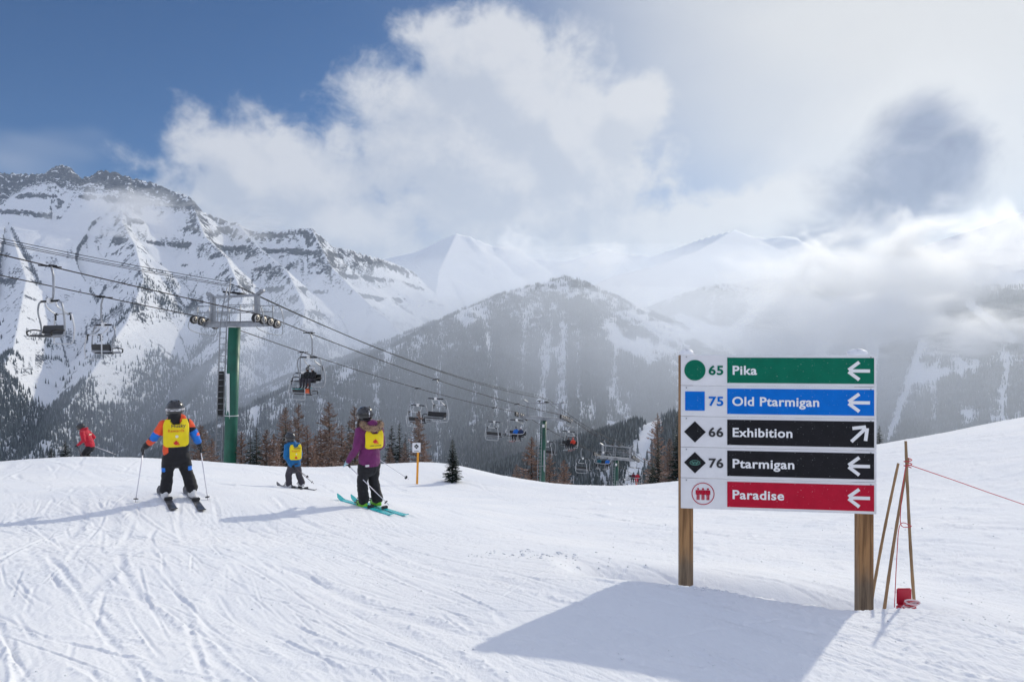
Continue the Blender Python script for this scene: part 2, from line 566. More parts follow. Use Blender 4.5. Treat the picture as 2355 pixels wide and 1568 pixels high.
# rows about one picture row apart, out to behind the crest
_rows = list(np.linspace(.6, 2.6, 40, endpoint=False))
y_ = 2.6
while y_ < 36:
    _rows.append(y_)
    h_ = 1.5 + .11 * y_
    y_ += max(.0062, min(.11, y_ * y_ * .80 / (F * h_)))
_rows += list(np.linspace(36, 60, 60)) + list(np.exp(np.linspace(math.log(61), math.log(170), 40)))
_rows = np.array(_rows)
_cols = np.concatenate([np.linspace(-1.0, -.80, 40, endpoint=False), np.linspace(-.80, .80, 1120), np.linspace(.80, 1.0, 41)[1:]])
_Yg = np.repeat(_rows[:, None], len(_cols), 1)
_Xg = _cols[None, :] * (_Yg + 1.3)
ski_slope = grid_mesh('ski_slope', _Xg, _Yg, z_snow(_Xg, _Yg), snow)
tag(ski_slope, kind='structure')
# the slope goes on uphill behind the camera and to its sides
ths = np.linspace(math.radians(-132), math.radians(132), 60)
rr = np.array([.0, .6, 2, 5, 12, 30, 80, 200, 500])
_R, _T = np.meshgrid(rr, ths, indexing='ij')
_Xb = -np.sin(_T) * _R; _Yb = .62 - np.cos(_T) * _R
_Zb = np.where(_R < .01, z_base(_Xb, np.full_like(_Xb, .62)), -1.55 - .08 * np.clip(_Xb, -30, 12) + np.minimum(_R, 200) * .10 * np.cos(_T)) - .012
uphill = grid_mesh('ski_slope', _Xb, _Yb, _Zb, snow)
tag(uphill, kind='structure')

print('slope grid', _Xg.shape)
# crumbs and small blocks of snow thrown up by skis
rgc = np.random.default_rng(91)
cv, cf = [], []
ico = [(0, 0, 1), (.9, 0, .3), (.28, .85, .35), (-.72, .53, .3), (-.72, -.53, .3), (.28, -.85, .35), (.5, .4, -.5), (-.4, .5, -.5), (-.4, -.5, -.5), (.5, -.4, -.5)]
icf = [(0, 1, 2), (0, 2, 3), (0, 3, 4), (0, 4, 5), (0, 5, 1), (1, 6, 2), (2, 6, 7), (2, 7, 3), (3, 7, 8), (3, 8, 4), (4, 8, 9), (4, 9, 5), (5, 9, 1), (1, 9, 6)]
spots = []
for k in range(900):
    c_ = rgc.integers(0, 7)
    if c_ == 0: x, y, s = rgc.normal(.35, .45), rgc.normal(7.6, .35), abs(rgc.normal(.008, .010)) + .004      # heap left of the sign
    elif c_ == 1: x, y, s = rgc.normal(4.6, .8), rgc.normal(6.4, .5), abs(rgc.normal(.005, .007)) + .004
    elif c_ == 2: x, y, s = rgc.uniform(1.0, 9), rgc.uniform(7, 15), abs(rgc.normal(.005, .008)) + .004
    elif c_ == 3: x, y, s = rgc.normal(1.75, .15), lip_y(1.7) + .05 + rgc.normal(0, .1), abs(rgc.normal(.006, .008)) + .004
    else:
        y = rgc.uniform(2.8, 10); x = rgc.uniform(-.85, .85) * y; s = abs(rgc.normal(.003, .004)) + .003
    spots.append((x, y, s))
spots += [(.55, 7.9, .05), (.72, 7.85, .035), (.40, 7.7, .03), (4.9, 6.2, .035), (5.15, 6.25, .025), (4.4, 6.5, .03)]
sx_, sy_ = np.array([q[0] for q in spots]), np.array([q[1] for q in spots])
sz_ = z_snow(sx_, sy_)
for (x, y, s), z in zip(spots, sz_):
    b_ = len(cv)
    j = rgc.uniform(.65, 1.25, (10, 3)) * s
    cv += [(x + q[0] * j[i, 0], y + q[1] * j[i, 1], z + q[2] * j[i, 2] * .55 + s * .05) for i, q in enumerate(ico)]
    cf += [tuple(b_ + i for i in f) for f in icf]
mb = MB(); mb.add(cv, cf, 0, True)
tag(mb.build('snow_crumbs', snow), 'loose crumbs and small blocks of snow scattered on the piste', 'snow', kind='stuff')

# ------------------------------------------------------------------ mountains: ridge lines in 3D, slopes falling from them
def VP(x, y, d):
    """a point of the photograph (its 2355 wide copy) at depth d metres"""
    return ((x / 2.29980 - 512) / F * d, d, (340.5 - y / 2.29980) / F * d)

# (group, top slope, low slope, reach of the top slope, gully size, ridge points)
RIDGES = [
    ('A', 1.15, .42, 380, 44, [(-520, 520, 3300), (-300, 455, 3250), (-120, 420, 3200), (0, 398, 3200), (60, 401, 3200), (105, 398, 3180), (118, 388, 3170), (140, 378, 3150), (160, 384, 3150),
                         (185, 408, 3170), (205, 404, 3180), (235, 389, 3180), (270, 396, 3200), (300, 407, 3220), (340, 415, 3230), (372, 426, 3230),
                         (410, 445, 3230), (432, 449, 3220), (440, 462, 3220), (458, 482, 3230), (500, 500, 3260), (545, 512, 3300), (580, 530, 3330), (620, 530, 3340), (690, 524, 3340), (716, 523, 3340),
                         (742, 545, 3360), (765, 566, 3380), (800, 572, 3450), (860, 588, 3650), (900, 600, 3900), (950, 622, 4200)]),
    # spurs of the same mountain towards us
    ('A', .95, .46, 330, 34, [(300, 407, 3220), (285, 470, 2980), (280, 508, 2850), (310, 560, 2650), (330, 640, 2350), (290, 740, 2000), (200, 870, 1600), (110, 1000, 1250)]),
    ('A', .95, .46, 300, 32, [(440, 462, 3220), (470, 540, 2950), (520, 590, 2780), (560, 680, 2450), (520, 800, 2000), (430, 930, 1500)]),
    ('A', .95, .46, 300, 32, [(545, 512, 3300), (600, 570, 3050), (660, 620, 2850), (700, 700, 2550), (690, 800, 2100)]),
    ('A', .85, .46, 260, 24, [(716, 523, 3340), (760, 610, 3100), (830, 680, 2850), (900, 740, 2600)]),
    ('A', .9, .44, 300, 30, [(0, 398, 3200), (20, 520, 2750), (60, 640, 2300), (30, 800, 1750), (-60, 950, 1300)]),
    # far ridge at the head of the valley
    ('B', .85, .45, 500, 40, [(820, 610, 5600), (880, 592, 5600), (960, 574, 5600), (1020, 545, 5600), (1050, 534, 5600), (1075, 540, 5600), (1130, 562, 5700), (1180, 566, 5700), (1215, 588, 5750),
                         (1300, 598, 5800), (1350, 585, 5800), (1392, 571, 5800), (1425, 580, 5800), (1500, 586, 5700), (1550, 570, 5500), (1610, 548, 5300), (1650, 536, 5200), (1690, 527, 5100),
                         (1722, 540, 5100), (1760, 546, 5100), (1800, 541, 5100), (1832, 545, 5100), (1900, 580, 5000), (2100, 620, 5000), (2500, 600, 5000)]),
    ('B', .60, .42, 400, 24, [(1690, 527, 5100), (1610, 572, 4400), (1500, 612, 3900), (1407, 633, 3600), (1340, 668, 3300)]),
    ('B', .60, .42, 400, 24, [(1050, 534, 5600), (1010, 620, 4700), (1000, 690, 4000)]),
    # forested hill in the middle
    ('C', .55, .39, 200, 16, [(480, 985, 1130), (640, 905, 1300), (750, 852, 1400), (830, 826, 1480), (900, 800, 1560), (1000, 746, 1720), (1080, 706, 1860), (1180, 667, 2040), (1250, 650, 2140), (1305, 635, 2200),
                         (1345, 648, 2200), (1395, 674, 2180), (1440, 698, 2120), (1500, 742, 2020), (1560, 800, 1900), (1640, 880, 1720), (1720, 960, 1500)]),
    ('C', .45, .385, 160, 14, [(1310, 637, 2200), (1340, 700, 1950), (1345, 800, 1620), (1335, 920, 1280), (1340, 1060, 980)]),
    ('C', .45, .385, 160, 14, [(1080, 706, 1860), (1110, 800, 1560), (1120, 920, 1250), (1130, 1050, 980)]),
    # the hills behind the sign, with ski runs
    ('E', .45, .36, 300, 12, [(1490, 712, 2900), (1555, 682, 2900), (1640, 655, 2900), (1760, 640, 2850), (1900, 625, 2800), (2050, 590, 2750), (2180, 545, 2700), (2280, 515, 2700), (2355, 488, 2700), (2500, 440, 2700), (2800, 400, 2700)]),
    ('E', .45, .36, 300, 10, [(1640, 655, 2900), (1660, 740, 2450), (1690, 840, 2000), (1720, 960, 1500), (1740, 1060, 1150)]),
    ('E', .45, .36, 300, 10, [(2050, 590, 2750), (2060, 700, 2250), (2050, 820, 1750), (2080, 950, 1350), (2120, 1060, 1050)]),
    ('E', .45, .36, 300, 10, [(2355, 488, 2700), (2360, 640, 2200), (2380, 780, 1700), (2420, 940, 1250)]),
    # low shoulder in front with the white run, right of the lift
    ('E', .40, .33, 120, 4, [(1440, 1085, 700), (1478, 1010, 760), (1500, 965, 800), (1540, 955, 820), (1620, 975, 850), (1760, 1040, 850), (2000, 1120, 850), (2400, 1150, 850)]),
]
SEGS = []
for gi, (g, s1, s2, reach, gul, pts_) in enumerate(RIDGES):
    P3 = np.array([VP(*q) for q in pts_])
    # roughen the ridge line between its given points
    Q = []
    acc = 0.0
    for i in range(len(P3) - 1):
        a_, b_ = P3[i], P3[i + 1]
        SEGS.append((ord(g) - 65, s1, s2, reach, gul, a_, b_, acc + gi * 5000))
        acc += float(np.hypot(*(b_ - a_)[:2]))

def z_far(X, Y, full=False):
    X = np.asarray(X, float); Y = np.asarray(Y, float)
    # warp so that no slope is a perfect plane
    wx = X + 55 * fbm(X / 420, Y / 420, 3, 81); wy = Y + 55 * fbm(X / 420, Y / 420, 3, 87)
    best = np.full(X.shape, -1e9); bg = np.zeros(X.shape, np.int8); bs = np.zeros(X.shape); bd = np.zeros(X.shape); bgul = np.zeros(X.shape)
    for g, s1, s2, reach, gul, a, b_, acc in SEGS:
        dx_, dy_ = b_[0] - a[0], b_[1] - a[1]
        L2 = dx_ * dx_ + dy_ * dy_
        # the warp dies out at the ridge itself so that the skyline keeps its place
        t_ = np.clip(((X - a[0]) * dx_ + (Y - a[1]) * dy_) / L2, 0, 1)
        d0 = np.hypot(X - a[0] - t_ * dx_, Y - a[1] - t_ * dy_)
        k = sstep(d0, 15, 260)
        x_, y_ = X + (wx - X) * k, Y + (wy - Y) * k
        t_ = np.clip(((x_ - a[0]) * dx_ + (y_ - a[1]) * dy_) / L2, 0, 1)
        d = np.hypot(x_ - a[0] - t_ * dx_, y_ - a[1] - t_ * dy_)
        z = a[2] + t_ * (b_[2] - a[2]) - s2 * d - (s1 - s2) * reach * (1 - np.exp(-d / reach))
        w = z > best
        best = np.where(w, z, best); bg = np.where(w, g, bg); bd = np.where(w, d, bd); bgul = np.where(w, gul, bgul)
        bs = np.where(w, acc + t_ * math.sqrt(L2), bs)
    base = -300 + 25 * fbm(X / 300, Y / 300, 3, 91) + .035 * np.clip(Y - 1200, 0, 6000)
    # the valley side below the ski slope
    R = np.hypot(X, Y)
    side = -45 - .26 * (R - 150)
    base = np.maximum(base, side)
    kk = 40.0
    hmix = np.clip(.5 + .5 * (best - base) / kk, 0, 1)
    bg = np.where(base > best + 10, 5, bg)
    z = base + (best - base) * hmix + kk * hmix * (1 - hmix) * .5
    # gullies running down from the ridges
    gk = sstep(bd, 20, 320) * (.35 + .65 * sstep(bd, 0, 700))
    gl = fbm(bs / 120 + .6 * fbm(bd / 200, bs / 200, 2, 97), bd / 900, 3, 101, ridged=True) - .55
    z = z + gl * bgul * gk * 2.0 * hmix
    z = z + (fbm(X / 70, Y / 70, 4, 107)) * 9 * hmix * sstep(bd, 0, 120)
    # cliff bands on the high mountain: terraces
    hi = (bg == 0) * sstep(z, -40, 120)
    ph = z / 105.0 + .55 * fbm(X / 500, Y / 500, 2, 113) + .9
    fr = ph - np.floor(ph)
    band = (sstep(fr, .0, .86) * .30 + .70 * sstep(fr, .80, 1.0)) - fr
    bamp = sstep(fbm(X / 260, Y / 260, 3, 117), -.06, .10)
    z = z + hi * band * 105 * .24 * bamp * sstep(bd, 8, 90)
    # fine crags near the crest
    z = z + (bg == 0) * (fbm(bs / 16, bd / 22, 3, 121, ridged=True) - .5) * 15 * (1 - sstep(bd, 50, 260)) * sstep(z, 420, 640)
    z = z + (bg == 0) * (fbm(bs / 8, bd / 10, 2, 123) ) * 12 * (1 - sstep(bd, 20, 120)) * sstep(z, 520, 700)
    if full: return z, bg, bd, bs
    return z

_tx = np.linspace(-1.02, 1.02, 1040)
_ry = np.concatenate([np.exp(np.linspace(math.log(95), math.log(950), 50, endpoint=False)), np.linspace(950, 3500, 315, endpoint=False),
                      np.linspace(3500, 6000, 64, endpoint=False), np.linspace(6000, 7000, 5)])
MY = np.repeat(_ry[:, None], len(_tx), 1)
MX = _tx[None, :] * MY
MZ, MG, MD, MS = z_far(MX, MY, True)
zn = -45 - .26 * (np.hypot(MX, MY) - 150) - 6
kn = 1 - sstep(MY, 150, 260)
MZ = MZ * (1 - kn) + (np.minimum(MZ, np.where(MY < 175, z_base(np.clip(MX, -80, 80), np.minimum(MY, 170)) - 3, zn))) * kn
# slope in the world, for the rock
gyr = np.gradient(MZ, axis=0) / np.gradient(MY, axis=0)
gxc = np.gradient(MZ, axis=1) / np.gradient(MX, axis=1)
gyt = gyr - gxc * _tx[None, :]
SL = np.hypot(gxc, gyt)
rock = sstep(SL + .55 * fbm(MX / 28, MY / 28, 3, 131) + .25 * fbm(MX / 9, MZ / 6, 2, 137), .92, 1.25)
crest_rock = (MG == 0) * (1 - sstep(MD, 40, 210)) * sstep(MZ, 480, 660)
rock = np.clip(np.maximum(rock, crest_rock * sstep(fbm(MX / 25, MY / 25 + MZ / 9, 3, 139), -.30, .0)), 0, 1)
_vx = (512 + MX / MY * F) * 2.29980; _vy = (340.5 - MZ / MY * F) * 2.29980
for line, wd, amt in (([(0, 860), (100, 815), (200, 740), (300, 688), (420, 694), (500, 668), (560, 640), (640, 612), (720, 604), (860, 615)], 26, .75),
                      ([(60, 620), (180, 565), (280, 512), (360, 540), (420, 560), (560, 572), (640, 570)], 20, .6), ([(0, 700), (120, 690), (220, 640)], 22, .45)):
    cl_ = np.interp(_vx, [q[0] for q in line], [q[1] for q in line])
    cl_ = cl_ + 16 * fbm(_vx / 30, _vy / 400, 3, 141)
    zone = np.exp(-((_vy - cl_ - 8) / wd) ** 2) * (MG == 0) * (_vx < 900)
    teeth = fbm(_vx / 17, _vy / 60, 3, 143, ridged=True)
    rock = np.maximum(rock, zone * amt * sstep(teeth, .42, .72))
rock = rock * np.where(MG == 1, .55, 1.0) * np.where((MG == 2) | (MG == 5), .25, 1.0)

mtn = bpy.data.materials.new('mountain_snow_and_rock')
mtn.use_nodes = True
t = NT(mtn.node_tree)
b = mtn.node_tree.nodes['Principled BSDF']
b.inputs['Roughness'].default_value = .8
b.inputs['Specular IOR Level'].default_value = .1
pos = t.node('ShaderNodeNewGeometry').outputs['Position']
at = t.node('ShaderNodeAttribute', attribute_name='rock').outputs['Fac']
strata = t.noise(t.vmul(pos, (.02, .02, .16)), 1.0, 5, .6)
fine = t.noise(t.vmul(pos, (.09, .09, .14)), 1.0, 5, .65)
rk = t.m('ADD', at, t.m('MULTIPLY', t.m('SUBTRACT', fine, .5), 2.6))
rmask = t.step(rk, .46, .78)
rcol = t.mix(t.step(strata, .35, .65), (.045, .05, .065), (.12, .125, .14))
scol = t.mix(t.step(fine, .3, .7), (.84, .86, .89), (.90, .905, .915))
t.put(b.inputs['Base Color'], t.mix(rmask, scol, rcol))
bp = t.node('ShaderNodeBump'); bp.inputs['Strength'].default_value = .7; bp.inputs['Distance'].default_value = 6.0
t.put(bp.inputs['Height'], t.m('ADD', fine, t.m('MULTIPLY', strata, .6)))
t.put(b.inputs['Normal'], bp.outputs[0])

fg = np.minimum(np.minimum(MG[:-1, :-1], MG[:-1, 1:]), np.minimum(MG[1:, 1:], MG[1:, :-1]))
for code, nm in ((0, 'rocky_mountain'), (1, 'distant_ridge'), (2, 'forested_hill'), (4, 'mountain_with_ski_runs'), (5, 'valley_side')):
    k = fg == code
    if k.any():
        o = grid_mesh(nm, MX, MY, MZ, mtn, {'rock': rock}, keep=k)
        tag(o, kind='structure')
# the land all round, outside the view: coarse, reaching the horizon
th = np.linspace(math.atan(1.015), 2 * math.pi - math.atan(1.015), 90)
rad = np.exp(np.linspace(math.log(330), math.log(7000), 26))
_R, _T = np.meshgrid(rad, th, indexing='ij')
_X, _Y = np.sin(_T) * _R, np.cos(_T) * _R
uphill_side = np.clip(-np.cos(_T), 0, 1)
_Z = -90 - .22 * np.minimum(_R, 900) + uphill_side * .45 * np.minimum(_R, 1500) + 520 * fbm(_X / 1500, _Y / 1500, 4, 151) * sstep(_R, 600, 2500) + 250 * sstep(_R, 1500, 5000)
o = grid_mesh('mountain_land', _X, _Y, _Z, mtn, {'rock': np.zeros_like(_Z)})
tag(o, kind='structure')

# ------------------------------------------------------------------ far forest
needle_far = mat('far_conifer_needles', (.022, .034, .030), .9, spec=.1)
_t = NT(needle_far.node_tree)
_r = _t.node('ShaderNodeObjectInfo').outputs['Random']
_t.put(needle_far.node_tree.nodes['Principled BSDF'].inputs['Base Color'], _t.mix(_t.m('POWER', _r, 2.2), (.016, .026, .026), (.17, .19, .20)))

def far_tree_mesh(seed):
    rg = random.Random(seed)
    m_ = MB()
    n = 7
    for k, (z0_, z1_, r) in enumerate([(.04, .48, .175), (.28, .74, .13), (.54, 1.0, .085)]):
        vs = [(0, 0, z1_)]
        for i in range(n):
            a = 2 * math.pi * i / n + k * .5
            rr_ = r * (1.0 if i % 2 else .62) * rg.uniform(.8, 1.2)
            vs.append((rr_ * math.cos(a), rr_ * math.sin(a), z0_ + rg.uniform(-.05, .03)))
        m_.add(vs, [(0, 1 + i, 1 + (i + 1) % n) for i in range(n)], 0, False)
    m_.tube([(0, 0, -.08), (0, 0, .4)], [.022, .01], 4)
    return m_.mesh('conifer_tree', needle_far)

FAR_MESHES = [far_tree_mesh(s) for s in (1, 2, 3)]
rg = np.random.default_rng(77)

def band(v, pts_):
    return np.interp(v, [p_[0] for p_ in pts_], [p_[1] for p_ in pts_])

def sample_trees(N, seed, t0_=-.86, t1_=.86, y0_=480, y1_=3000):
    r_ = np.random.default_rng(seed)
    tx = r_.uniform(t0_, t1_, N)
    y = np.sqrt(r_.uniform(y0_ ** 2, y1_ ** 2, N))
    x = tx * y
    z, g, d, s = z_far(x, y, True)
    vx = (512 + tx * F) * 2.29980; vy = (340.5 - z / y * F) * 2.29980      # where it stands in the picture
    clump = fbm(x / 90, y / 140, 3, 161)
    fine_ = fbm(x / 30, y / 60, 2, 163)
    streak = fbm(tx * 95 + .25 * fbm(y / 150, tx * 20, 2, 165), y / 420, 3, 167)
    prob = np.zeros(N)
    # rocky mountain: open above, thickening downwards
    lim = band(vx, [(0, 770), (100, 800), (250, 760), (330, 650), (480, 700), (600, 720), (700, 760), (900, 770), (1000, 800)])
    depth = (vy - lim) / 170
    pA = np.clip(-.02 + .42 * depth + 2.9 * clump + 1.2 * fine_, .010, 1) * sstep(vy, lim - 80, lim + 30)
    pA = np.where(depth > .75, np.clip(pA + (depth - .75) * 1.4, 0, 1), pA)
    # an avalanche path kept clear, and open snowfields
    pA = pA * (1 - .93 * np.exp(-((vx - (330 - (vy - 760) * .55)) / 55) ** 2) * (vy < 930) * (vy > 700))
    pA = pA * (1 - .9 * np.exp(-((vx - (640 + (vy - 880) * 1.2)) / 26) ** 2 - ((vy - 870) / 60) ** 2))
    prob = np.where(g == 0, pA, prob)
    # forested hill: closed forest with narrow snow chutes, open on its crown and right shoulder
    top = band(vx, [(600, 900), (900, 790), (1080, 712), (1180, 690), (1310, 690), (1400, 720), (1480, 760), (1560, 830)])
    dens = .30 * sstep(vy, top - 30, top + 15) + .75 * sstep(vy, top + 10, top + 190)
    chute = sstep(streak, .02, .13) * (.35 + .65 * np.exp(-((vx - 1320) / 170) ** 2)) * sstep(vy, 690, 760) * (1 - sstep(vy, 930, 1040))
    pC = np.clip(dens * (.72 + .9 * np.minimum(0, .04 - streak) * 3 - chute * (.55 + 1.8 * fine_)) + .8 * fine_ + .7 * clump, 0.02, 1)
    right_ = sstep(vx, 1360, 1420) * (1 - sstep(vy, 800, 880))
    pC = pC * (1 - right_ * (1 - np.clip(.24 + 2.4 * clump, 0, 1)))
    prob = np.where(g == 2, pC, prob)
    # mountain behind the sign: dark blocks, pale runs
    run = np.zeros(N)
    for (xa, ya, xb, yb, w) in [(2122, 790, 2045, 1010, 15), (1900, 780, 1860, 900, 20), (2010, 780, 1990, 900, 24), (1830, 640, 1640, 800, 14), (1560, 730, 1700, 780, 12),
                                (1505, 960, 1452, 1115, 30), (2230, 700, 2330, 780, 16), (2320, 820, 2300, 960, 12)]:
        tt = np.clip(((vx - xa) * (xb - xa) + (vy - ya) * (yb - ya)) / ((xb - xa) ** 2 + (yb - ya) ** 2), 0, 1)
        dd = np.hypot(vx - xa - tt * (xb - xa), vy - ya - tt * (yb - ya))
        run = np.maximum(run, 1 - sstep(dd, w * .75, w * 1.1))
    pE = np.clip(.72 + 1.6 * clump + .9 * streak, 0, 1) * sstep(vy, 650, 720)
    pE = np.where((vx > 2100) & (vy > 780), np.clip(.45 + 1.8 * clump + 1.5 * streak, 0, 1), pE)
    pE = pE * (1 - run)
    prob = np.where(g == 4, pE, prob)
    low_ = np.clip(.75 + 1.2 * clump, 0, 1) * (1 - run)
    prob = np.where(g == 5, low_, prob)
    # low snowy clearings seen between the lift towers
    clear = np.exp(-((vx - 1350) / 120) ** 2) * sstep(vy, 1040, 1075)
    prob = prob * (1 - clear * sstep(fbm(tx * 150, y / 90, 2, 171), -.08, .06))
    ok = r_.random(N) < prob
    ok &= vy < 1150
    x, y, z, g, vx, vy = (q[ok] for q in (x, y, z, g, vx, vy))
    h = r_.uniform(8, 15, len(x)) * np.where(g == 0, .85 + .35 * sstep(vy, 700, 950), 1.0)
    sparse = np.where(g == 0, 1 - sstep(vy, 850, 960), 0)
    return x, y, z, g, h, vx, vy, prob[ok]

_a = sample_trees(330000, 201)
_b = sample_trees(150000, 202, -.62, .78, 620, 2250)
_k = (_b[3] == 2) | (_b[3] == 5) | (_b[3] == 4)
TX, TY, TZ, TG, TH, TVX, TVY, TP = (np.concatenate([u, v[_k]]) for u, v in zip(_a, _b))
order = np.argsort(-(TH / TY) * (1 + .0 * TP))
# single trees that stand apart: the ones that show largest on the open snow of the mountain
openish = np.where((TP < .75) & (TG == 0) & (TVX > -60) & (TVX < 1000) & (TVY < 1040))[0]
openish = openish[np.argsort(-(TH / TY)[openish])][:250]
single = np.zeros(len(TX), bool); single[openish] = True
FOREST_OBJS = []
for i in openish:
    o = bpy.data.objects.new('conifer_tree', FAR_MESHES[int(i) % 3])
    o.location = (TX[i], TY[i], TZ[i] - .3)
    o.scale = (TH[i],) * 3
    o.rotation_euler = (0, 0, float(i) * 2.4)
    col.objects.link(o)
    side_ = 'behind the empty lift chairs' if TVX[i] < 330 else ('around the tall green tower' if TVX[i] < 640 else 'beyond the tall green tower')
    high_ = 'high under the cliff bands' if TVY[i] < 790 else 'just above the closed forest'
    tag(o, ('tall' if TH[i] > 11.5 else 'small') + ' conifer on the rocky mountain ' + high_ + ', ' + side_, 'tree', 'scattered conifers on the rocky mountain')
    FOREST_OBJS.append(o)

clump = MB()
for dx_, dy_, hh, k in ((0, 0, 1.0, 0), (.42, .25, .8, 1), (-.30, .45, .9, 2), (.1, -.5, .7, 1)):
    me_ = FAR_MESHES[k]
    clump.add([(v.co.x * hh + dx_, v.co.y * hh + dy_, v.co.z * hh) for v in me_.vertices], [tuple(f.vertices) for f in me_.polygons], 0, False)
TREE_CLUMP = bpy.data.objects.new('conifer_clump', clump.mesh('conifer_clump', needle_far))

def forest_stuff(name, sel, label, src):
    """points carrying height and turn; geometry nodes set a tree on each"""
    me = bpy.data.meshes.new(name)
    V = np.stack([TX[sel], TY[sel], TZ[sel] - .5], -1)
    me.vertices.add(len(V)); me.vertices.foreach_set('co', V.astype(np.float32).ravel())
    a = me.attributes.new('height', 'FLOAT', 'POINT'); a.data.foreach_set('value', TH[sel].astype(np.float32))
    a = me.attributes.new('turn', 'FLOAT', 'POINT'); a.data.foreach_set('value', rg.uniform(0, 6.28, len(V)).astype(np.float32))
    o = bpy.data.objects.new(name, me)
    col.objects.link(o)
    ng = bpy.data.node_groups.new(name, 'GeometryNodeTree')
    ng.interface.new_socket('Geometry', in_out='INPUT', socket_type='NodeSocketGeometry')
    ng.interface.new_socket('Geometry', in_out='OUTPUT', socket_type='NodeSocketGeometry')
    gi_, go_ = ng.nodes.new('NodeGroupInput'), ng.nodes.new('NodeGroupOutput')
    iop = ng.nodes.new('GeometryNodeInstanceOnPoints')
    oi = ng.nodes.new('GeometryNodeObjectInfo'); oi.inputs['Object'].default_value = src; oi.transform_space = 'ORIGINAL'
    na = ng.nodes.new('GeometryNodeInputNamedAttribute'); na.data_type = 'FLOAT'; na.inputs['Name'].default_value = 'height'
    nb = ng.nodes.new('GeometryNodeInputNamedAttribute'); nb.data_type = 'FLOAT'; nb.inputs['Name'].default_value = 'turn'
    cx = ng.nodes.new('ShaderNodeCombineXYZ')
    L = ng.links.new
    L(gi_.outputs[0], iop.inputs['Points']); L(oi.outputs['Geometry'], iop.inputs['Instance'])
    L(nb.outputs['Attribute'], cx.inputs['Z']); L(cx.outputs[0], iop.inputs['Rotation']); L(na.outputs['Attribute'], iop.inputs['Scale'])
    L(iop.outputs[0], go_.inputs[0])
    md = o.modifiers.new('trees', 'NODES'); md.node_group = ng
    tag(o, label, 'forest', kind='stuff')
    return o

rest = ~single
forest_stuff('forest', rest & (TG == 0), 'dark conifer forest on the lower slopes of the rocky mountain', FOREST_OBJS[0])
forest_stuff('forest', rest & ((TG == 2) | (TG == 5)), 'grey hazy conifer forest covering the hill in the middle of the valley', TREE_CLUMP)
forest_stuff('forest', rest & (TG == 4), 'conifer forest cut by pale ski runs behind the trail sign', TREE_CLUMP)
print('far trees', len(TX), 'single', len(openish))

# ------------------------------------------------------------------ chairlift
galv = mat('galvanised_steel', (.32, .335, .36), .45, .75, var=.18, vscale=3)
steel_dark = mat('dark_steel_cable', (.02, .02, .023), .6, 0.0, spec=.2)
green_paint = mat('green_tower_paint', (.006, .115, .070), .42, 0, var=.18, vscale=1.3)
dark_green = mat('dark_green_tower_paint', (.012, .085, .055), .5, 0, var=.2, vscale=1.3)  # darker green for the two farther towers
black_pad = mat('black_vinyl', (.014, .014, .016), .55, 0, var=.2, vscale=5)
rubber = mat('black_rubber', (.02, .02, .02), .7)
white_tube = mat('pale_tube', (.62, .63, .65), .4, .35)
white_plate = mat('white_plate', (.78, .78, .78), .5, 0, var=.06)
cable_mat = mat('steel_rope', (.05, .043, .04), .7, 0.0, spec=.2)
wheel_metal = mat('cast_wheel', (.42, .40, .37), .55, .5)

LM, LX0 = .58, -43.4
LDIR = unit((LM, 1, 0))                       # downhill, away from us
LPERP = np.array([LDIR[1], -LDIR[0], 0])      # towards the near rope
GAUGE = 3.0
TOW = [44.0, 81.3, 101.6]
ROPE_Z = [1.55, -8.75, -17.0]
def tower_xy(i): return np.array([LX0 + LM * TOW[i], TOW[i]])
T0 = tower_xy(0)
S_T = [float(np.dot(tower_xy(i) - T0, LDIR[:2])) for i in range(3)]
_S = [-60, S_T[0], S_T[1], S_T[2], S_T[2] + 30]
_Z = [12.6, ROPE_Z[0], ROPE_Z[1], ROPE_Z[2], -27.5]
def rope_z(s):
    """straight between supports with a little sag"""
    for i in range(4):
        if s <= _S[i + 1] or i == 3:
            a = (s - _S[i]) / (_S[i + 1] - _S[i])
            sag = (.55, .62, .30, .3)[i]
            return _Z[i] + a * (_Z[i + 1] - _Z[i]) - 4 * sag * a * (1 - a)
def rope_pt(s, side, dz=0.0):
    q = np.array([T0[0], T0[1], 0]) + LDIR * s + LPERP * GAUGE * side
    q[2] = rope_z(s) + dz
    return q
def s_at_px(px, side):
    tx = (px - 512) / F
    o_ = np.array([T0[0], T0[1]]) + LPERP[:2] * GAUGE * side
    return float((tx * o_[1] - o_[0]) / (LDIR[0] - tx * LDIR[1]))

# ropes: two haul ropes and three thinner lines over the tower tops
def line_obj(name, pts_, r, label, m_=cable_mat, group=None):
    o = MB().tube(pts_, r, 6).build(name, m_)
    return tag(o, label, 'cable', group)
def comm_sag(s):
    for i in range(4):
        if s <= _S[i + 1] or i == 3:
            a = (s - _S[i]) / (_S[i + 1] - _S[i])
            return 4 * (1.25, .45, .2, .2)[i] * a * (1 - a)
ss = np.linspace(-52, S_T[2] + 26, 90)
line_obj('haul_rope', [rope_pt(s, 1) for s in ss], .031, 'thick steel haul rope carrying the lift chairs that ride uphill')
line_obj('haul_rope', [rope_pt(s, -1) for s in ss], .031, 'thick steel haul rope carrying the empty chairs going downhill')
for off, dz, lab in ((-.75, 2.30, 'thin black communication line over the tower tops, on the empty chairs side'),
                     (.45, 1.95, 'thin black communication line over the middle of the tower tops'),
                     (.80, 1.80, 'lower of two close black lines over the tower tops')):
    line_obj('communication_line', [rope_pt(s, off / GAUGE, dz - comm_sag(s)) for s in ss], .018, lab, steel_dark)

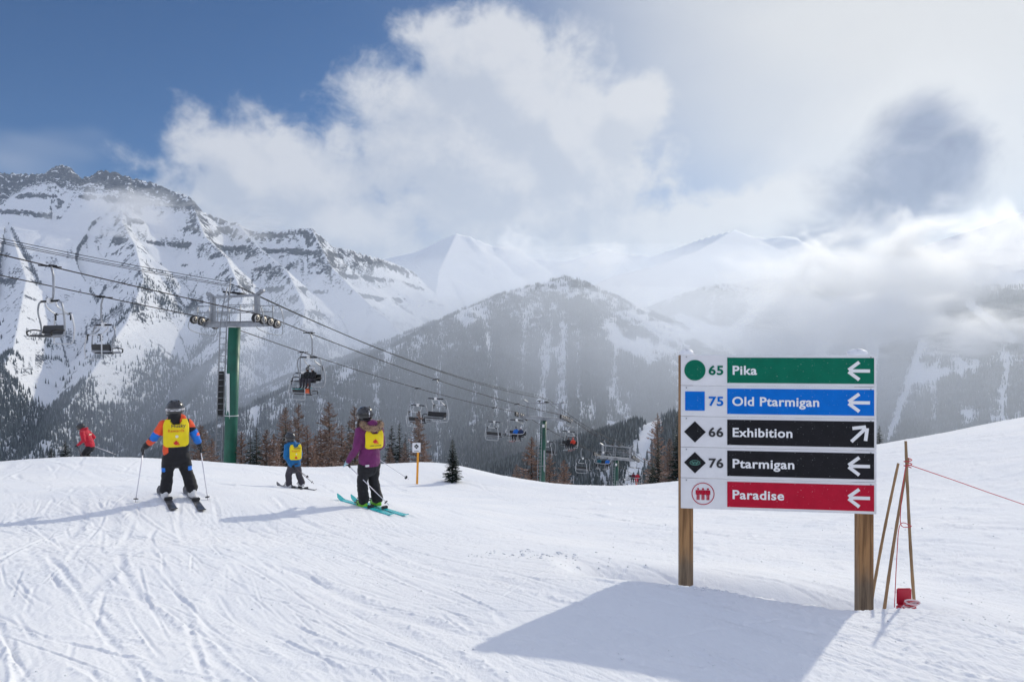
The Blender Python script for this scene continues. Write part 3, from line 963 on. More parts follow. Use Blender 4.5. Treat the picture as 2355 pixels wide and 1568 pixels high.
def tower(i, label, detail):
    bx_, by_ = tower_xy(i)
    zr = ROPE_Z[i]
    lean = math.radians((7, 9, 12)[i]) * .55
    zb = gz(bx_, by_) - .4
    root = empty('lift_tower', (bx_, by_, zb), math.atan2(-LDIR[0], LDIR[1]))    # local y points downhill, local x to the near rope
    tag(root, label, 'lift tower', 'green lift towers')
    H = zr - .55 - zb                                                           # crossarm height
    sh = math.tan(lean) * 1.0
    L = lambda x, y, z: (x, y + (z - 0) * sh * 0 + (z - H) * math.tan(lean) * .6, z)  # leans with the rope
    gp = green_paint if i == 0 else dark_green
    r = (.385, .37, .36)[i]
    MB().tube([L(0, 0, 0), L(0, 0, H * .5), L(0, 0, H - .12)], [r * 1.04, r, r * .97], 28).build('tower_tube', gp, root)
    fl = MB()
    for z in (H * .55, H - .14): fl.tube([L(0, 0, z), L(0, 0, z + .05)], r * 1.12, 24)
    fl.build('flange', white_plate if i == 0 else galv, root)
    # crossarm
    ca = MB()
    ca.box(L(0, 0, H + .05), (6.0, .34, .32), bev=.02)
    ca.box(L(0, 0, H + .24), (5.2, .62, .04))
    ca.build('crossarm', galv, root)
    for sx in (-1, 1):
        up = MB()
        up.box((sx * 2.15, 0, H + 1.02), (.30, .26, 1.75), bev=.015)
        up.box((sx * 2.32, 0, H + 1.98), (.55, .22, .20), Matrix.Rotation(sx * -.5, 3, 'Y'), bev=.015)
        up.tube([(sx * 2.62, -.12, H + 2.12), (sx * 2.62, .12, H + 2.12)], .11, 12)
        up.build('upright', galv, root)
    MB().box((0, 0, H + 1.88), (4.3, .16, .16), bev=.01).build('lifting_beam', galv, root)
    # walkway rails
    rl = MB(); RR = .03 if i == 0 else .02
    for sy in (-.75, .75):
        for z in (H + .85, H + 1.25): rl.tube([(-2.7, sy, z), (2.7, sy, z)], RR, 6)
        for x in (-2.7, -1.5, 1.5, 2.7): rl.tube([(x, sy, H + .1), (x, sy, H + 1.25)], RR, 6)
        rl.tube(smooth_path([(2.7, sy, H + 1.25), (3.3, sy, H + 1.15), (3.6, sy, H + .6), (3.7, sy, H)]), RR, 6)
    rl.build('walkway_rail', galv, root)
    # ladder with head frame
    cv = -unit((bx_, by_, 0)); lv = np.array([cv[1], -cv[0], 0])                 # towards the piste, and its left
    loc2 = lambda w: np.array([w @ LPERP, w @ LDIR])
    cd, ldv = loc2(cv), loc2(lv)
    if i > 0: ldv = unit(ldv * .55 + cd * .85)[:2]
    perp = ldv if i == 0 else loc2(lv)
    lad = ldv * (r + .28)
    ld = MB()
    for dx_ in (-.19, .19):
        e_ = lad + perp * dx_
        ld.tube([L(e_[0], e_[1], .2), L(e_[0], e_[1], H - .1), (e_[0] * .8, e_[1] * .8, H + 1.3), (e_[0] * .5, e_[1] * .5, H + 2.75 - dx_ * 1.6)], .036, 6)
    ld.build('ladder_rails', galv, root)
    rung = None
    for k in range(int((H + 1.2) / .38)):
        z = .3 + k * .38
        q = L(lad[0], lad[1], z)
        if z > H - .1: q = (lad[0] * (1 - .2 * (z - H + .1) / 1.4), lad[1] * (1 - .2 * (z - H + .1) / 1.4), z)
        if rung is None:
            rung = MB().tube([(-.19 * perp[0], -.19 * perp[1], 0), (.19 * perp[0], .19 * perp[1], 0)], .024, 5).build('rung', galv, root, q)
        else:
            o = rung.copy(); col.objects.link(o); o.parent = root; o.location = q
    if i == 0:
        ra = Matrix.Rotation(math.atan2(perp[1], perp[0]), 3, 'Z')
        gq = L(lad[0] - cd[0] * .05, lad[1] - cd[1] * .05, H * .66)
        MB().box(gq, (.37, .03, 2.9), ra).build('ladder_guard', rubber, root)
        bd = unit(cd * .80 + ldv * .60)[:2]
        MB().box(L(bd[0] * (r + .02), bd[1] * (r + .02), H * .645), (.24, .02, 3.0), Matrix.Rotation(math.atan2(bd[1], bd[0]) + math.pi / 2, 3, 'Z'), bev=.005).build('depth_board', white_plate, root)
    else:
        bd = unit(cd * .85 - loc2(lv) * .5)[:2]
        MB().box(L(bd[0] * (r + .02), bd[1] * (r + .02), H * .60), (.2, .02, 2.6), Matrix.Rotation(math.atan2(bd[1], bd[0]) + math.pi / 2, 3, 'Z'), bev=.005).build('depth_board', galv, root)
        MB().box(L(cd[0] * (r + .05), cd[1] * (r + .05), H - .75), (.26, .03, .36), Matrix.Rotation(math.atan2(cd[1], cd[0]) + math.pi / 2, 3, 'Z')).build('number_plate', white_plate, root)
    # line holders on the beam
    hd = MB()
    for x, dz in ((-.55, .28), (.35, .15), (.55, .05)):
        hd.tube([(x, -.45, H + 2.0 + dz * .6), (x, .45, H + 1.96 + dz * .6)], .055, 8)
        hd.box((x, 0, H + 1.98 + dz * .3), (.08, .1, .2))
    hd.build('line_clamp', steel_dark, root)
    MB().tube([(1.1 + .22 * math.cos(a), -.05, H + 2.25 + .22 * math.sin(a)) for a in np.linspace(0, 2 * math.pi, 17)], .018, 5).build('hoop', galv, root)
    # sheave trains: the rope's slope at the tower
    sl0 = (_Z[i + 1] - _Z[i]) / (_S[i + 1] - _S[i]); sl1 = (_Z[i + 2] - _Z[i + 1]) / (_S[i + 2] - _S[i + 1])
    for sx in (-1, 1):
        fr = MB()
        nW = 4 if i == 0 else 6
        span = .52
        ys = [(k - (nW - 1) / 2) * span for k in range(nW)]
        wz = lambda y: H + .55 - .30 + (sl0 if y < 0 else sl1) * y
        fr.tube([(sx * 3.0, y, wz(y)) for y in (ys[0], 0, ys[-1])], .07, 6)
        fr.tube(smooth_path([(sx * 3.15, ys[0] - .2, wz(ys[0]) + .1), (sx * 3.3, ys[0] - .1, wz(ys[0]) - .65), (sx * 3.3, ys[-1] + .1, wz(ys[-1]) - .7), (sx * 3.15, ys[-1] + .3, wz(ys[-1]) + .1)]), .025, 6)
        fr.box((sx * 2.9, 0, H + .1), (.25, .5, .3), bev=.02)
        frame = fr.build('sheave_frame', galv, root)
        for y in ys:
            w = MB()
            rad = .265
            prof = [(.10, rad * .96), (.10, rad), (.06, rad), (.03, rad * .9), (-.03, rad * .9), (-.06, rad), (-.10, rad), (-.10, rad * .96)]
            n = 20
            rings = [[(x, rr_ * math.cos(2 * math.pi * k / n), rr_ * math.sin(2 * math.pi * k / n)) for k in range(n)] for x, rr_ in prof]
            w.loft(rings, 0)
            w.tube([(-.112, 0, 0), (.112, 0, 0)], rad * .80, 16, 1)
            w.tube([(-.118, 0, 0), (.118, 0, 0)], rad * .45, 12, 0)
            w.tube([(-.13, 0, 0), (.13, 0, 0)], .055, 10, 1)
            w.build('sheave_wheel', [rubber, wheel_metal], root, (sx * 3.0, y, wz(y)))
    return root

tower(0, 'tall green lift tower with ladder and white depth board, at the snow crest', True)
tower(1, 'green lift tower with many sheave wheels, beside the black and red riders', True)
tower(2, 'lift tower farthest down the line beside the white ski run', True)

SEAT_Z = -3.24
# ---- four seat chair; local -y is the way it faces, origin at the rope
def chair_parts(root, lowered):
    W = 1.06
    zt, zs = -1.62, SEAT_Z         # top bar and seat heights below the rope
    MB().tube(smooth_path([(0, .05, .0), (.10, .02, -.10), (.27, 0, -.38), (.30, 0, -.75), (.30, 0, -1.2), (.24, 0, -1.48), (.0, 0, -1.54)]), .048, 8).build('hanger', galv, root)
    g = MB(); g.box((0, .12, .02), (.12, .36, .12), bev=.02); g.tube([(0, -.5, .0), (0, .5, .0)], .035, 6); g.build('grip', steel_dark, root)
    MB().box((0, 0, zt + .02), (.26, .20, .24), bev=.02).build('hanger_block', white_plate, root)
    MB().tube([(-.78, 0, zt), (.78, 0, zt)], .052, 8).build('top_bar', steel_dark, root)
    for sx in (-1, 1):
        p_ = smooth_path([(sx * .74, 0, zt), (sx * (W - .06), 0, zt - .12), (sx * (W + .06), .02, zt - .5), (sx * W, .1, zt - 1.0), (sx * (W - .03), .12, zs + .22),
                          (sx * (W - .04), .02, zs + .02), (sx * (W - .04), -.42, zs - .01)])
        MB().tube(p_, .042, 8).build('side_frame', galv, root)
        MB().tube(smooth_path([(sx * (W - .02), .12, zs + .25), (sx * (W + .02), -.2, zs + .28), (sx * (W + .02), -.46, zs + .2), (sx * W, -.45, zs + .0)]), .036, 6).build('armrest', rubber, root)
    MB().box((0, -.20, zs), (2 * W - .16, .46, .075), Matrix.Rotation(-.10, 3, 'X'), bev=.025).build('seat', black_pad, root)
    MB().box((0, .16, zs + .30), (2 * W - .20, .06, .40), Matrix.Rotation(-.16, 3, 'X'), bev=.025).build('backrest', black_pad, root)
    u = MB()
    u.box((0, .215, zs + .10), (2 * W - .3, .05, .10), bev=.01)
    u.box((0, .02, zs - .06), (2 * W - .5, .30, .03))
    u.build('back_rail', galv, root)
    rb = MB()
    if not lowered:
        for sx in (-1, 1):
            rb.tube(smooth_path([(sx * .46, 0, zt - .02), (sx * .48, .10, zt - .28), (sx * .56, .42, zt - .52), (sx * .58, .56, zt - .58)]), .034, 6)
        rb.tube(smooth_path([(-.86, .60, zs - .12), (-.88, .62, zs + .35), (-.78, .58, zs + .85), (-.66, .56, zt - .58), (0, .56, zt - .58), (.66, .56, zt - .58), (.78, .58, zs + .85), (.88, .62, zs + .35), (.86, .60, zs - .12)]), .034, 6)
        rb.tube(smooth_path([(-.86, .60, zs - .12), (-.80, .56, zs - .32), (-.5, .54, zs - .36), (.5, .54, zs - .36), (.80, .56, zs - .32), (.86, .60, zs - .12)]), .024, 6)
        cl = MB()
        for sx in (-1, 1):
            cl.box((sx * .58, .56, zt - .58), (.22, .09, .10)); cl.box((sx * .66, .57, zt - .75), (.05, .05, .26))
        cl.build('clamp', rubber, root)
    else:
        rb.tube(smooth_path([(-W - .02, .05, zt - .9), (-W - .04, -.25, zs + .7), (-W + .02, -.55, zs + .38), (-.5, -.66, zs + .30), (0, -.68, zs + .28), (.5, -.66, zs + .30), (W - .02, -.55, zs + .38), (W + .04, -.25, zs + .7), (W + .02, .05, zt - .9)]), .028, 6)
        for sx in (-1, 1): rb.tube(smooth_path([(sx * .5, -.66, zs + .3), (sx * .5, -.75, zs - .1), (sx * .5, -.7, zs - .42)]), .02, 6)
        for x in (-.5, .5): rb.tube([(x - .3, -.7, zs - .42), (x + .3, -.7, zs - .42)], .02, 6)
    rb.build('restraint_bar', white_tube, root)

CH_UP = empty('lift_chair'); chair_parts(CH_UP, False)
CH_DN = empty('lift_chair'); chair_parts(CH_DN, True)
_used = {'up': False, 'dn': False}
FACE_UP = math.atan2(LDIR[0], -LDIR[1]) + math.pi     # local -y looks uphill (towards us)
def place_chair(px, side, lowered, label, group, swing=0.0):
    key = 'dn' if lowered else 'up'
    proto = CH_DN if lowered else CH_UP
    o = copy_tree(proto) if _used[key] else proto
    _used[key] = True
    s = s_at_px(px, side)
    q = rope_pt(s, side)
    o.location = q
    ang = math.atan2(-LDIR[0], LDIR[1])                # local +y downhill
    o.rotation_euler = (0, 0, ang + swing if side > 0 else ang + math.pi + swing)
    tag(o, label, 'lift chair', group)
    return o
G_UP, G_DN = 'chairs riding uphill', 'empty chairs going downhill'
CHAIRS = {}
CHAIRS['c1'] = place_chair(50, 1, False, 'empty black seat chair uphill of the tall green tower, bar raised, on the uphill rope', G_UP)
place_chair(104, -1, False, 'empty chair seen from behind, uphill of the tall green tower on the downhill rope', G_DN)
CHAIRS['c3'] = place_chair(309, 1, False, 'lift chair carrying two riders in black, one with an orange snowboard', G_UP)
place_chair(303, -1, False, 'empty chair hanging just behind the two riders in black', G_DN)
place_chair(436, 1, False, 'empty black seat chair on the uphill rope, overlapping an empty downhill one', G_UP)
place_chair(418, -1, False, 'empty chair on the downhill rope, partly behind an empty uphill chair', G_DN)
place_chair(494.5, -1, False, 'empty downhill chair beside the chair of the riders in blue', G_DN)
CHAIRS['blue'] = place_chair(517, 1, True, 'lift chair with lowered bar carrying two riders in blue with helmets', G_UP)
place_chair(548, -1, False, 'empty downhill chair half hidden by the tower with many sheave wheels', G_DN)
CHAIRS['red'] = place_chair(569, 1, False, 'lift chair carrying one black clad and one bright red clad rider', G_UP)
place_chair(583, -1, False, 'empty downhill chair in front of the chair with teal and blue riders', G_DN)
CHAIRS['teal'] = place_chair(603.5, 1, True, 'lift chair with lowered bar carrying riders in teal and blue sitting apart', G_UP)
place_chair(625, -1, False, 'empty downhill chair half hidden by the farthest lift tower', G_DN)
CHAIRS['dark'] = place_chair(635, 1, True, 'lift chair with two riders in dark red just past the farthest tower', G_UP)
place_chair(643, -1, False, 'lowest empty downhill chair, half sunk behind the snow crest', G_DN)

# ------------------------------------------------------------------ trail sign
wood = bpy.data.materials.new('weathered_wood_post'); wood.use_nodes = True
t = NT(wood.node_tree); b = wood.node_tree.nodes['Principled BSDF']
tc = t.node('ShaderNodeTexCoord').outputs['Object']
g1 = t.noise(t.vmul(tc, (26, 26, 1.6)), 1.0, 6, .6, .6)
g2 = t.noise(t.vmul(tc, (5, 5, 2.2)), 1.0, 4)
zz = t.sep(tc)[2]
c1 = t.mix(t.step(g1, .32, .68), (.15, .072, .028), (.36, .20, .085))
c2 = t.mix(t.step(g1, .32, .68), (.085, .06, .042), (.21, .155, .105))
low_tone = t.step(t.m('ADD', zz, t.m('MULTIPLY', t.m('SUBTRACT', g2, .5), 1.1)), 1.05, .45)  # greyer, darker tone towards the foot of the post
t.put(b.inputs['Base Color'], t.mix(low_tone, c1, c2))
b.inputs['Roughness'].default_value = .8
bp = t.node('ShaderNodeBump'); bp.inputs['Strength'].default_value = .5; bp.inputs['Distance'].default_value = .006
t.put(bp.inputs['Height'], g1); t.put(b.inputs['Normal'], bp.outputs[0])

panel_white = mat('white_sign_panel', (.76, .76, .78), .6, 0, var=.035, vscale=6, spec=.2)
p_green = mat('sign_green', (.002, .150, .088), .6, 0, var=.06, vscale=9, spec=.12, speck=.55)
p_blue = mat('sign_blue', (.001, .155, .60), .6, 0, var=.05, vscale=9, spec=.12, speck=.55)
p_black = mat('sign_black', (.016, .016, .019), .6, 0, var=.12, vscale=9, spec=.12, speck=.45)
p_red = mat('sign_red', (.47, .010, .036), .6, 0, var=.06, vscale=9, spec=.12, speck=.5)
p_letter = mat('sign_white_letter', (.82, .82, .83), .45)
p_num = mat('sign_dark_number', (.024, .024, .028), .5)
p_logo = mat('pale_green_print', (.10, .30, .24), .5)

def text_mb(s, size, bold=.02, align='LEFT', mi=0, sx=1.0):
    """flat lettering in x,z; y is the face"""
    cu = bpy.data.curves.new('lettering', 'FONT')
    cu.body = s; cu.size = size; cu.offset = bold * size; cu.align_x = align; cu.resolution_u = 4
    cu.space_character = 1.06
    o = bpy.data.objects.new('lettering', cu); col.objects.link(o)
    dg = bpy.context.evaluated_depsgraph_get()
    me = bpy.data.meshes.new_from_object(o.evaluated_get(dg))
    m_ = MB()
    m_.add([(v.co.x * sx, 0, v.co.y) for v in me.vertices], [tuple(p_.vertices)[::1] for p_ in me.polygons], mi, False)
    bpy.data.objects.remove(o); bpy.data.curves.remove(cu); bpy.data.meshes.remove(me)
    return m_
def shift(mb, dx_, dy_, dz_):
    return mb.map(lambda q: (q[0] + dx_, q[1] + dy_, q[2] + dz_))

# corners from the photograph: left edge 6.48 m away, right edge 6.24 m
PLn = np.array(PX(680.9, 507, 6.48)); PRn = np.array(PX(876.3, 513.2, 6.25))
PW = float(np.hypot(*(PRn - PLn)[:2])); PH = 1.455
sg_rz = math.atan2(PRn[1] - PLn[1], PRn[0] - PLn[0])
sign_base_z = gz((PLn[0] + PRn[0]) / 2, 6.4)
sign = empty('trail_sign', (PLn[0], PLn[1], 0), sg_rz)      # local x along the board, local -y towards us, z as the world
tag(sign, 'large trail sign board of five panels on two wooden posts', 'sign')
zbot = float(PLn[2] - .005); PHh = PH / 5
post_w, post_d = .125, .135
for x in (.055, PW - .075):
    wx_ = PLn[0] + x * math.cos(sg_rz); wy_ = PLn[1] + x * math.sin(sg_rz)
    zb = gz(wx_, wy_) - .25
    zt_ = zbot + PH - .004
    m_ = MB().box((0, 0, (zt_ - zb) / 2), (post_w, post_d, zt_ - zb), bev=.006)
    o = m_.build('post', wood, sign, (x, post_d / 2 + .022, zb))
roll = -.0045
def panel(k, fill, name, num, symbol, numcol, arrow):
    z0_ = zbot + (4 - k) * PHh
    o = MB().box((PW / 2, .004, PHh / 2), (PW, .02, PHh - .0035), bev=.002).build('sign_panel', panel_white, sign, (0, 0, z0_))
    y = -.0085
    x0_, x1_ = .238 / 1.0, PW - .022
    x0_ = PW * .243
    MB().box(((x0_ + x1_) / 2, y, PHh * .505), (x1_ - x0_, .003, PHh * .815)).build('colour_field', fill, o)
    ty = y - .0035
    tm = text_mb(name, PHh * .40, .024)
    w0 = max(q[0] for q in tm.v) - min(q[0] for q in tm.v)
    kx = {'Pika': .126, 'Old Ptarmigan': .4445, 'Exhibition': .307, 'Ptarmigan': .317, 'Paradise': .265}[name] * PW / w0
    tm.map(lambda q: (q[0] * kx, q[1], q[2]))
    shift(tm, x0_ + PW * .024, ty, PHh * .37).build('lettering', p_letter, o)
    # arrow
    a = MB()
    A = PHh * .27; th_ = PHh * .052
    def bar(p0, p1, w):
        p0, p1 = np.array(p0), np.array(p1); d = unit(p1 - p0); n_ = np.array([-d[1], d[0]]) * w
        return [tuple(p0 + n_), tuple(p1 + n_), tuple(p1 - n_), tuple(p0 - n_)]
    ar = [bar((-A * .93, 0), (A * 1.2, 0), th_), bar((-A * 1.16, th_ * .55), (A * .02, A * 1.02), th_), bar((-A * 1.16, -th_ * .55), (A * .02, -A * 1.02), th_)]
    ang = math.radians(-135) if arrow == 'ne' else 0
    ca, sa = math.cos(ang), math.sin(ang)
    for q_i, poly in enumerate(ar):
        a.prism([(x * ca - z * sa, x * sa + z * ca) for x, z in poly], -.001 - .0004 * q_i, .001)
    shift(a, x1_ - PW * .075, ty + .0005, PHh * .505).build('arrow', p_letter, o)
    sxc = PW * .0735; zc = PHh * .50
    sy = -.0085
    if symbol == 'circle':
        m_ = MB().prism([(sxc + PHh * .335 * math.cos(q), zc + PHh * .335 * math.sin(q)) for q in np.linspace(0, 2 * math.pi, 49)[:-1]], sy - .002, sy + .002)
        m_.build('circle', fill, o)
    elif symbol == 'square':
        h = PHh * .31
        MB().prism([(sxc - h, zc - h), (sxc + h, zc - h), (sxc + h, zc + h), (sxc - h, zc + h)], sy - .002, sy + .002).build('square', fill, o)
    elif symbol in ('diamond', 'badge'):
        h = PHh * .345
        dm = MB().prism([(sxc - h, zc), (sxc, zc - h), (sxc + h, zc), (sxc, zc + h)], sy - .002, sy + .002).build('diamond', fill, o)
        if symbol == 'badge':
            e = MB()
            pts_o = [(PHh * .165 * math.cos(q), PHh * .085 * math.sin(q)) for q in np.linspace(0, 2 * math.pi, 33)[:-1]]
            pts_i = [(x * .9, z * .82) for x, z in pts_o]
            n_ = len(pts_o)
            e.add([(sxc + x, sy - .0035, zc + z) for x, z in pts_o] + [(sxc + x, sy - .0035, zc + z) for x, z in pts_i],
                  [(i, (i + 1) % n_, n_ + (i + 1) % n_, n_ + i) for i in range(n_)], 0, False)
            for j in range(5):
                e.box((sxc - PHh * .09 + j * PHh * .045, sy - .0036, zc + PHh * .01 * (-1) ** j), (PHh * .028, .0006, PHh * .055))
            e.box((sxc, sy - .0036, zc - PHh * .045), (PHh * .18, .0006, PHh * .008))
            e.build('badge_print', p_logo, dm)
    elif symbol == 'riders':
        cx_ = PW * .116
        e = MB()
        R0, R1 = PHh * .36, PHh * .335
        qs = np.linspace(0, 2 * math.pi, 57)[:-1]; n_ = len(qs)
        e.add([(cx_ + R0 * math.cos(q), sy - .002, zc + R0 * math.sin(q)) for q in qs] + [(cx_ + R1 * math.cos(q), sy - .002, zc + R1 * math.sin(q)) for q in qs],
              [(i, (i + 1) % n_, n_ + (i + 1) % n_, n_ + i) for i in range(n_)], 0, False)
        for j in (-1, 0, 1):
            c_ = cx_ + j * PHh * .155
            e.prism([(c_ + PHh * .032 * math.cos(q), zc + PHh * .155 + PHh * .032 * math.sin(q)) for q in np.linspace(0, 2 * math.pi, 13)[:-1]], sy - .0025, sy)
            h = PHh
            e.prism([(c_ - .075 * h, zc + .115 * h), (c_ - .075 * h, zc - .03 * h), (c_ - .052 * h, zc - .03 * h), (c_ - .045 * h, zc + .05 * h), (c_ - .045 * h, zc - .2 * h), (c_ - .008 * h, zc - .2 * h),
                     (c_ - .008 * h, zc - .03 * h), (c_ + .008 * h, zc - .03 * h), (c_ + .008 * h, zc - .2 * h), (c_ + .045 * h, zc - .2 * h), (c_ + .045 * h, zc + .05 * h), (c_ + .052 * h, zc - .03 * h),
                     (c_ + .075 * h, zc - .03 * h), (c_ + .075 * h, zc + .115 * h)][::-1], sy - .0025, sy)
        e.build('riders_symbol', p_red, o)
    if num:
        nm_ = text_mb(num, PHh * .41, .026)
        kx = .077 * PW / (max(q[0] for q in nm_.v) - min(q[0] for q in nm_.v))
        nm_.map(lambda q: (q[0] * kx, q[1], q[2]))
        shift(nm_, PW * .144, sy - .003, PHh * .36).build('number', numcol, o)
    bolts = MB()
    for xx in (.05, PW - .05):
        bolts.tube([(xx, -.0105, PHh * .93), (xx, -.006, PHh * .93)], .006, 8)
    bolts.build('bolt', galv, o)
    return o
panel(0, p_green, 'Pika', '65', 'circle', p_green, 'w')
panel(1, p_blue, 'Old Ptarmigan', '75', 'square', p_blue, 'w')
panel(2, p_black, 'Exhibition', '66', 'diamond', p_num, 'ne')
panel(3, p_black, 'Ptarmigan', '76', 'badge', p_num, 'w')
panel(4, p_red, 'Paradise', None, 'riders', p_num, 'w')
snow_plain = mat('settled_snow', (.88, .89, .91), .6, 0, bump=.006, bscale=30, spec=.2)
for x, w, h in ((.06, .15, .05), (PW - .14, .20, .055)):
    m_ = MB()
    rings = []
    rgx = random.Random(int(x * 100))
    n = 14
    for j in range(7):
        ph = j / 6 * math.pi / 2
        rings.append([(w * .5 * math.cos(ph) * math.cos(a) * rgx.uniform(.9, 1.1), .085 * math.cos(ph) * math.sin(a) * rgx.uniform(.9, 1.1), h * math.sin(ph) * (1 + .2 * math.cos(a * 2)) - .004) for a in np.linspace(0, 2 * math.pi, n + 1)[:-1]])
    m_.loft(rings)
    m_.build('snow_cap', snow_plain, sign, (x, .07, zbot + PH))

# ---- bamboo poles with rope beside it
bamboo = mat('bamboo', (.30, .19, .095), .55, 0, var=.3, vscale=6, stretch=(1, 1, .3))
bamboo_dark = mat('dark_bamboo', (.16, .10, .06), .55, 0, var=.3, vscale=6, stretch=(1, 1, .3))
rope_red = mat('red_rope', (.55, .05, .07), .6)
def on_ray(vx, vy, d): return np.array(VP(vx, vy, d))
def bamboo_pole(p0, p1, r, label, m_=bamboo):
    p0, p1 = np.array(p0), np.array(p1)
    n = 26
    path, rs = [], []
    bend = np.cross(unit(p1 - p0), (0, 1, 0)) * .012
    for k in range(n + 1):
        a = k / n
        path.append(p0 + (p1 - p0) * a + bend * math.sin(a * math.pi) - p0)
        rs.append(r * (1.06 if k % 4 == 0 else .95) * (1 - .18 * a))
    o = MB().tube(path, rs, 9).build('bamboo_pole', m_, None, p0)
    return tag(o, label, 'pole', 'bamboo poles beside the sign')
def foot(vx, vy, d):
    q = on_ray(vx, vy, d)
    g = gz(q[0], q[1])
    return np.array([q[0], q[1], g - .05]) if q[2] > g else q
bp1 = bamboo_pole(foot(2110, 1397, 6.0), on_ray(2083, 1013, 6.15), .0145, 'tallest bamboo pole with red rope tied round it')
bp2 = bamboo_pole(foot(2026, 1397, 5.95), on_ray(2089, 1052, 6.19), .0145, 'bamboo pole crossing the tallest one at the knot', bamboo)
bp3 = bamboo_pole(foot(1996, 1300, 6.55), on_ray(2066, 1064, 6.5), .0145, 'short free bamboo pole leaning behind the right sign post')
rp = MB()
knot = on_ray(2086, 1066, 6.13)
rp.tube(smooth_path([knot + np.array((.03 * math.cos(a), -.012 + .03 * math.sin(a), .006 * a - .03)) for a in np.linspace(0, 14, 22)], 2), .005, 5)
rp.tube(smooth_path([knot, on_ray(2080, 1090, 6.08), on_ray(2073, 1150, 6.05), on_ray(2072, 1205, 6.05), on_ray(2092, 1210, 6.02), on_ray(2094, 1207, 6.02), on_ray(2070, 1205, 6.02), on_ray(2063, 1270, 6.0), on_ray(2057, 1395, 5.95)]), .0036, 5)
rp.tube(smooth_path([knot, on_ray(2200, 1105, 6.6), on_ray(2300, 1140, 7.0), on_ray(2420, 1178, 7.6), on_ray(2600, 1215, 8.2)]), .0042, 5)
tag(rp.build('red_rope', rope_red), 'thin red rope tied to the bamboo poles and running off uphill', 'rope')
# winder with the rest of the rope
wq = np.array(on_ray(2081, 1381, 5.75))
wd = empty('rope_winder', wq); tag(wd, 'red rope winder wound with pale rope, set in the snow between the bamboo poles', 'rope winder')
red_pl = mat('red_plastic', (.48, .015, .045), .4)
rope_pale = mat('pale_pink_rope', (.72, .55, .57), .7)
MB().box((.01, .03, .03), (.125, .02, .14), bev=.008).build('board', red_pl, wd)
MB().box((.0, -.02, -.05), (.15, .06, .05), bev=.012).build('spool', red_pl, wd)
cr = MB()
for k in range(6):
    a0 = k * .7
    cr.tube([(.004 * k + .062 * math.cos(a) * (1 + .08 * math.sin(3 * a + a0)), -.045 - .006 * k, -.035 + .011 * k + .020 * math.sin(a + a0)) for a in np.linspace(0, 2 * math.pi, 15)], .007, 6, 0 if k % 2 else 1)
cr.build('coiled_rope', [rope_pale, rope_red], wd)

# ---- small marker sign
mq = np.array(PX(416.6, 482.6, 24)); mq[2] = gz(mq[0], mq[1])
mk = empty('trail_marker', mq); tag(mk, 'small white trail marker with black diamonds on an orange post', 'sign')
orange = mat('orange_post', (.80, .34, .02), .5, 0, var=.1)
MB().box((.03, 0, .45), (.075, .03, 1.3), Matrix.Rotation(.03, 3, 'Y'), bev=.006).build('post', orange, mk)
pl = MB().box((0, -.03, 1.28), (.29, .015, .34), bev=.006).build('plate', panel_white, mk)
dd = MB()
for dx_, dz_, h in ((-.0, .04, .085),):
    dd.prism([(dx_ - h, 1.28 + dz_), (dx_, 1.28 + dz_ - h), (dx_ + h, 1.28 + dz_), (dx_, 1.28 + dz_ + h)], -.042, -.036)
dd.build('diamond', p_black, pl)
shift(text_mb('66', .07, .01, 'CENTER'), 0, -.0435, 1.295).build('number', p_letter, pl)
MB().box((0, -.040, 1.155), (.16, .004, .015)).build('lettering', p_num, pl)

# ------------------------------------------------------------------ trees behind the crest
bark = mat('grey_brown_bark', (.085, .065, .052), .9, 0, var=.3, vscale=8)
larch_twig = mat('bare_larch_twigs', (.34, .22, .165), .9, 0, var=.35, vscale=2.0, spec=.1)
larch_pale = mat('grey_larch_twigs', (.27, .20, .165), .9, 0, var=.35, vscale=2.0, spec=.1)
spruce_needle = mat('spruce_needles', (.020, .036, .026), .85, 0, var=.4, vscale=2.0, spec=.15)
twig_snow = mat('snow_on_twigs', (.82, .84, .88), .7)

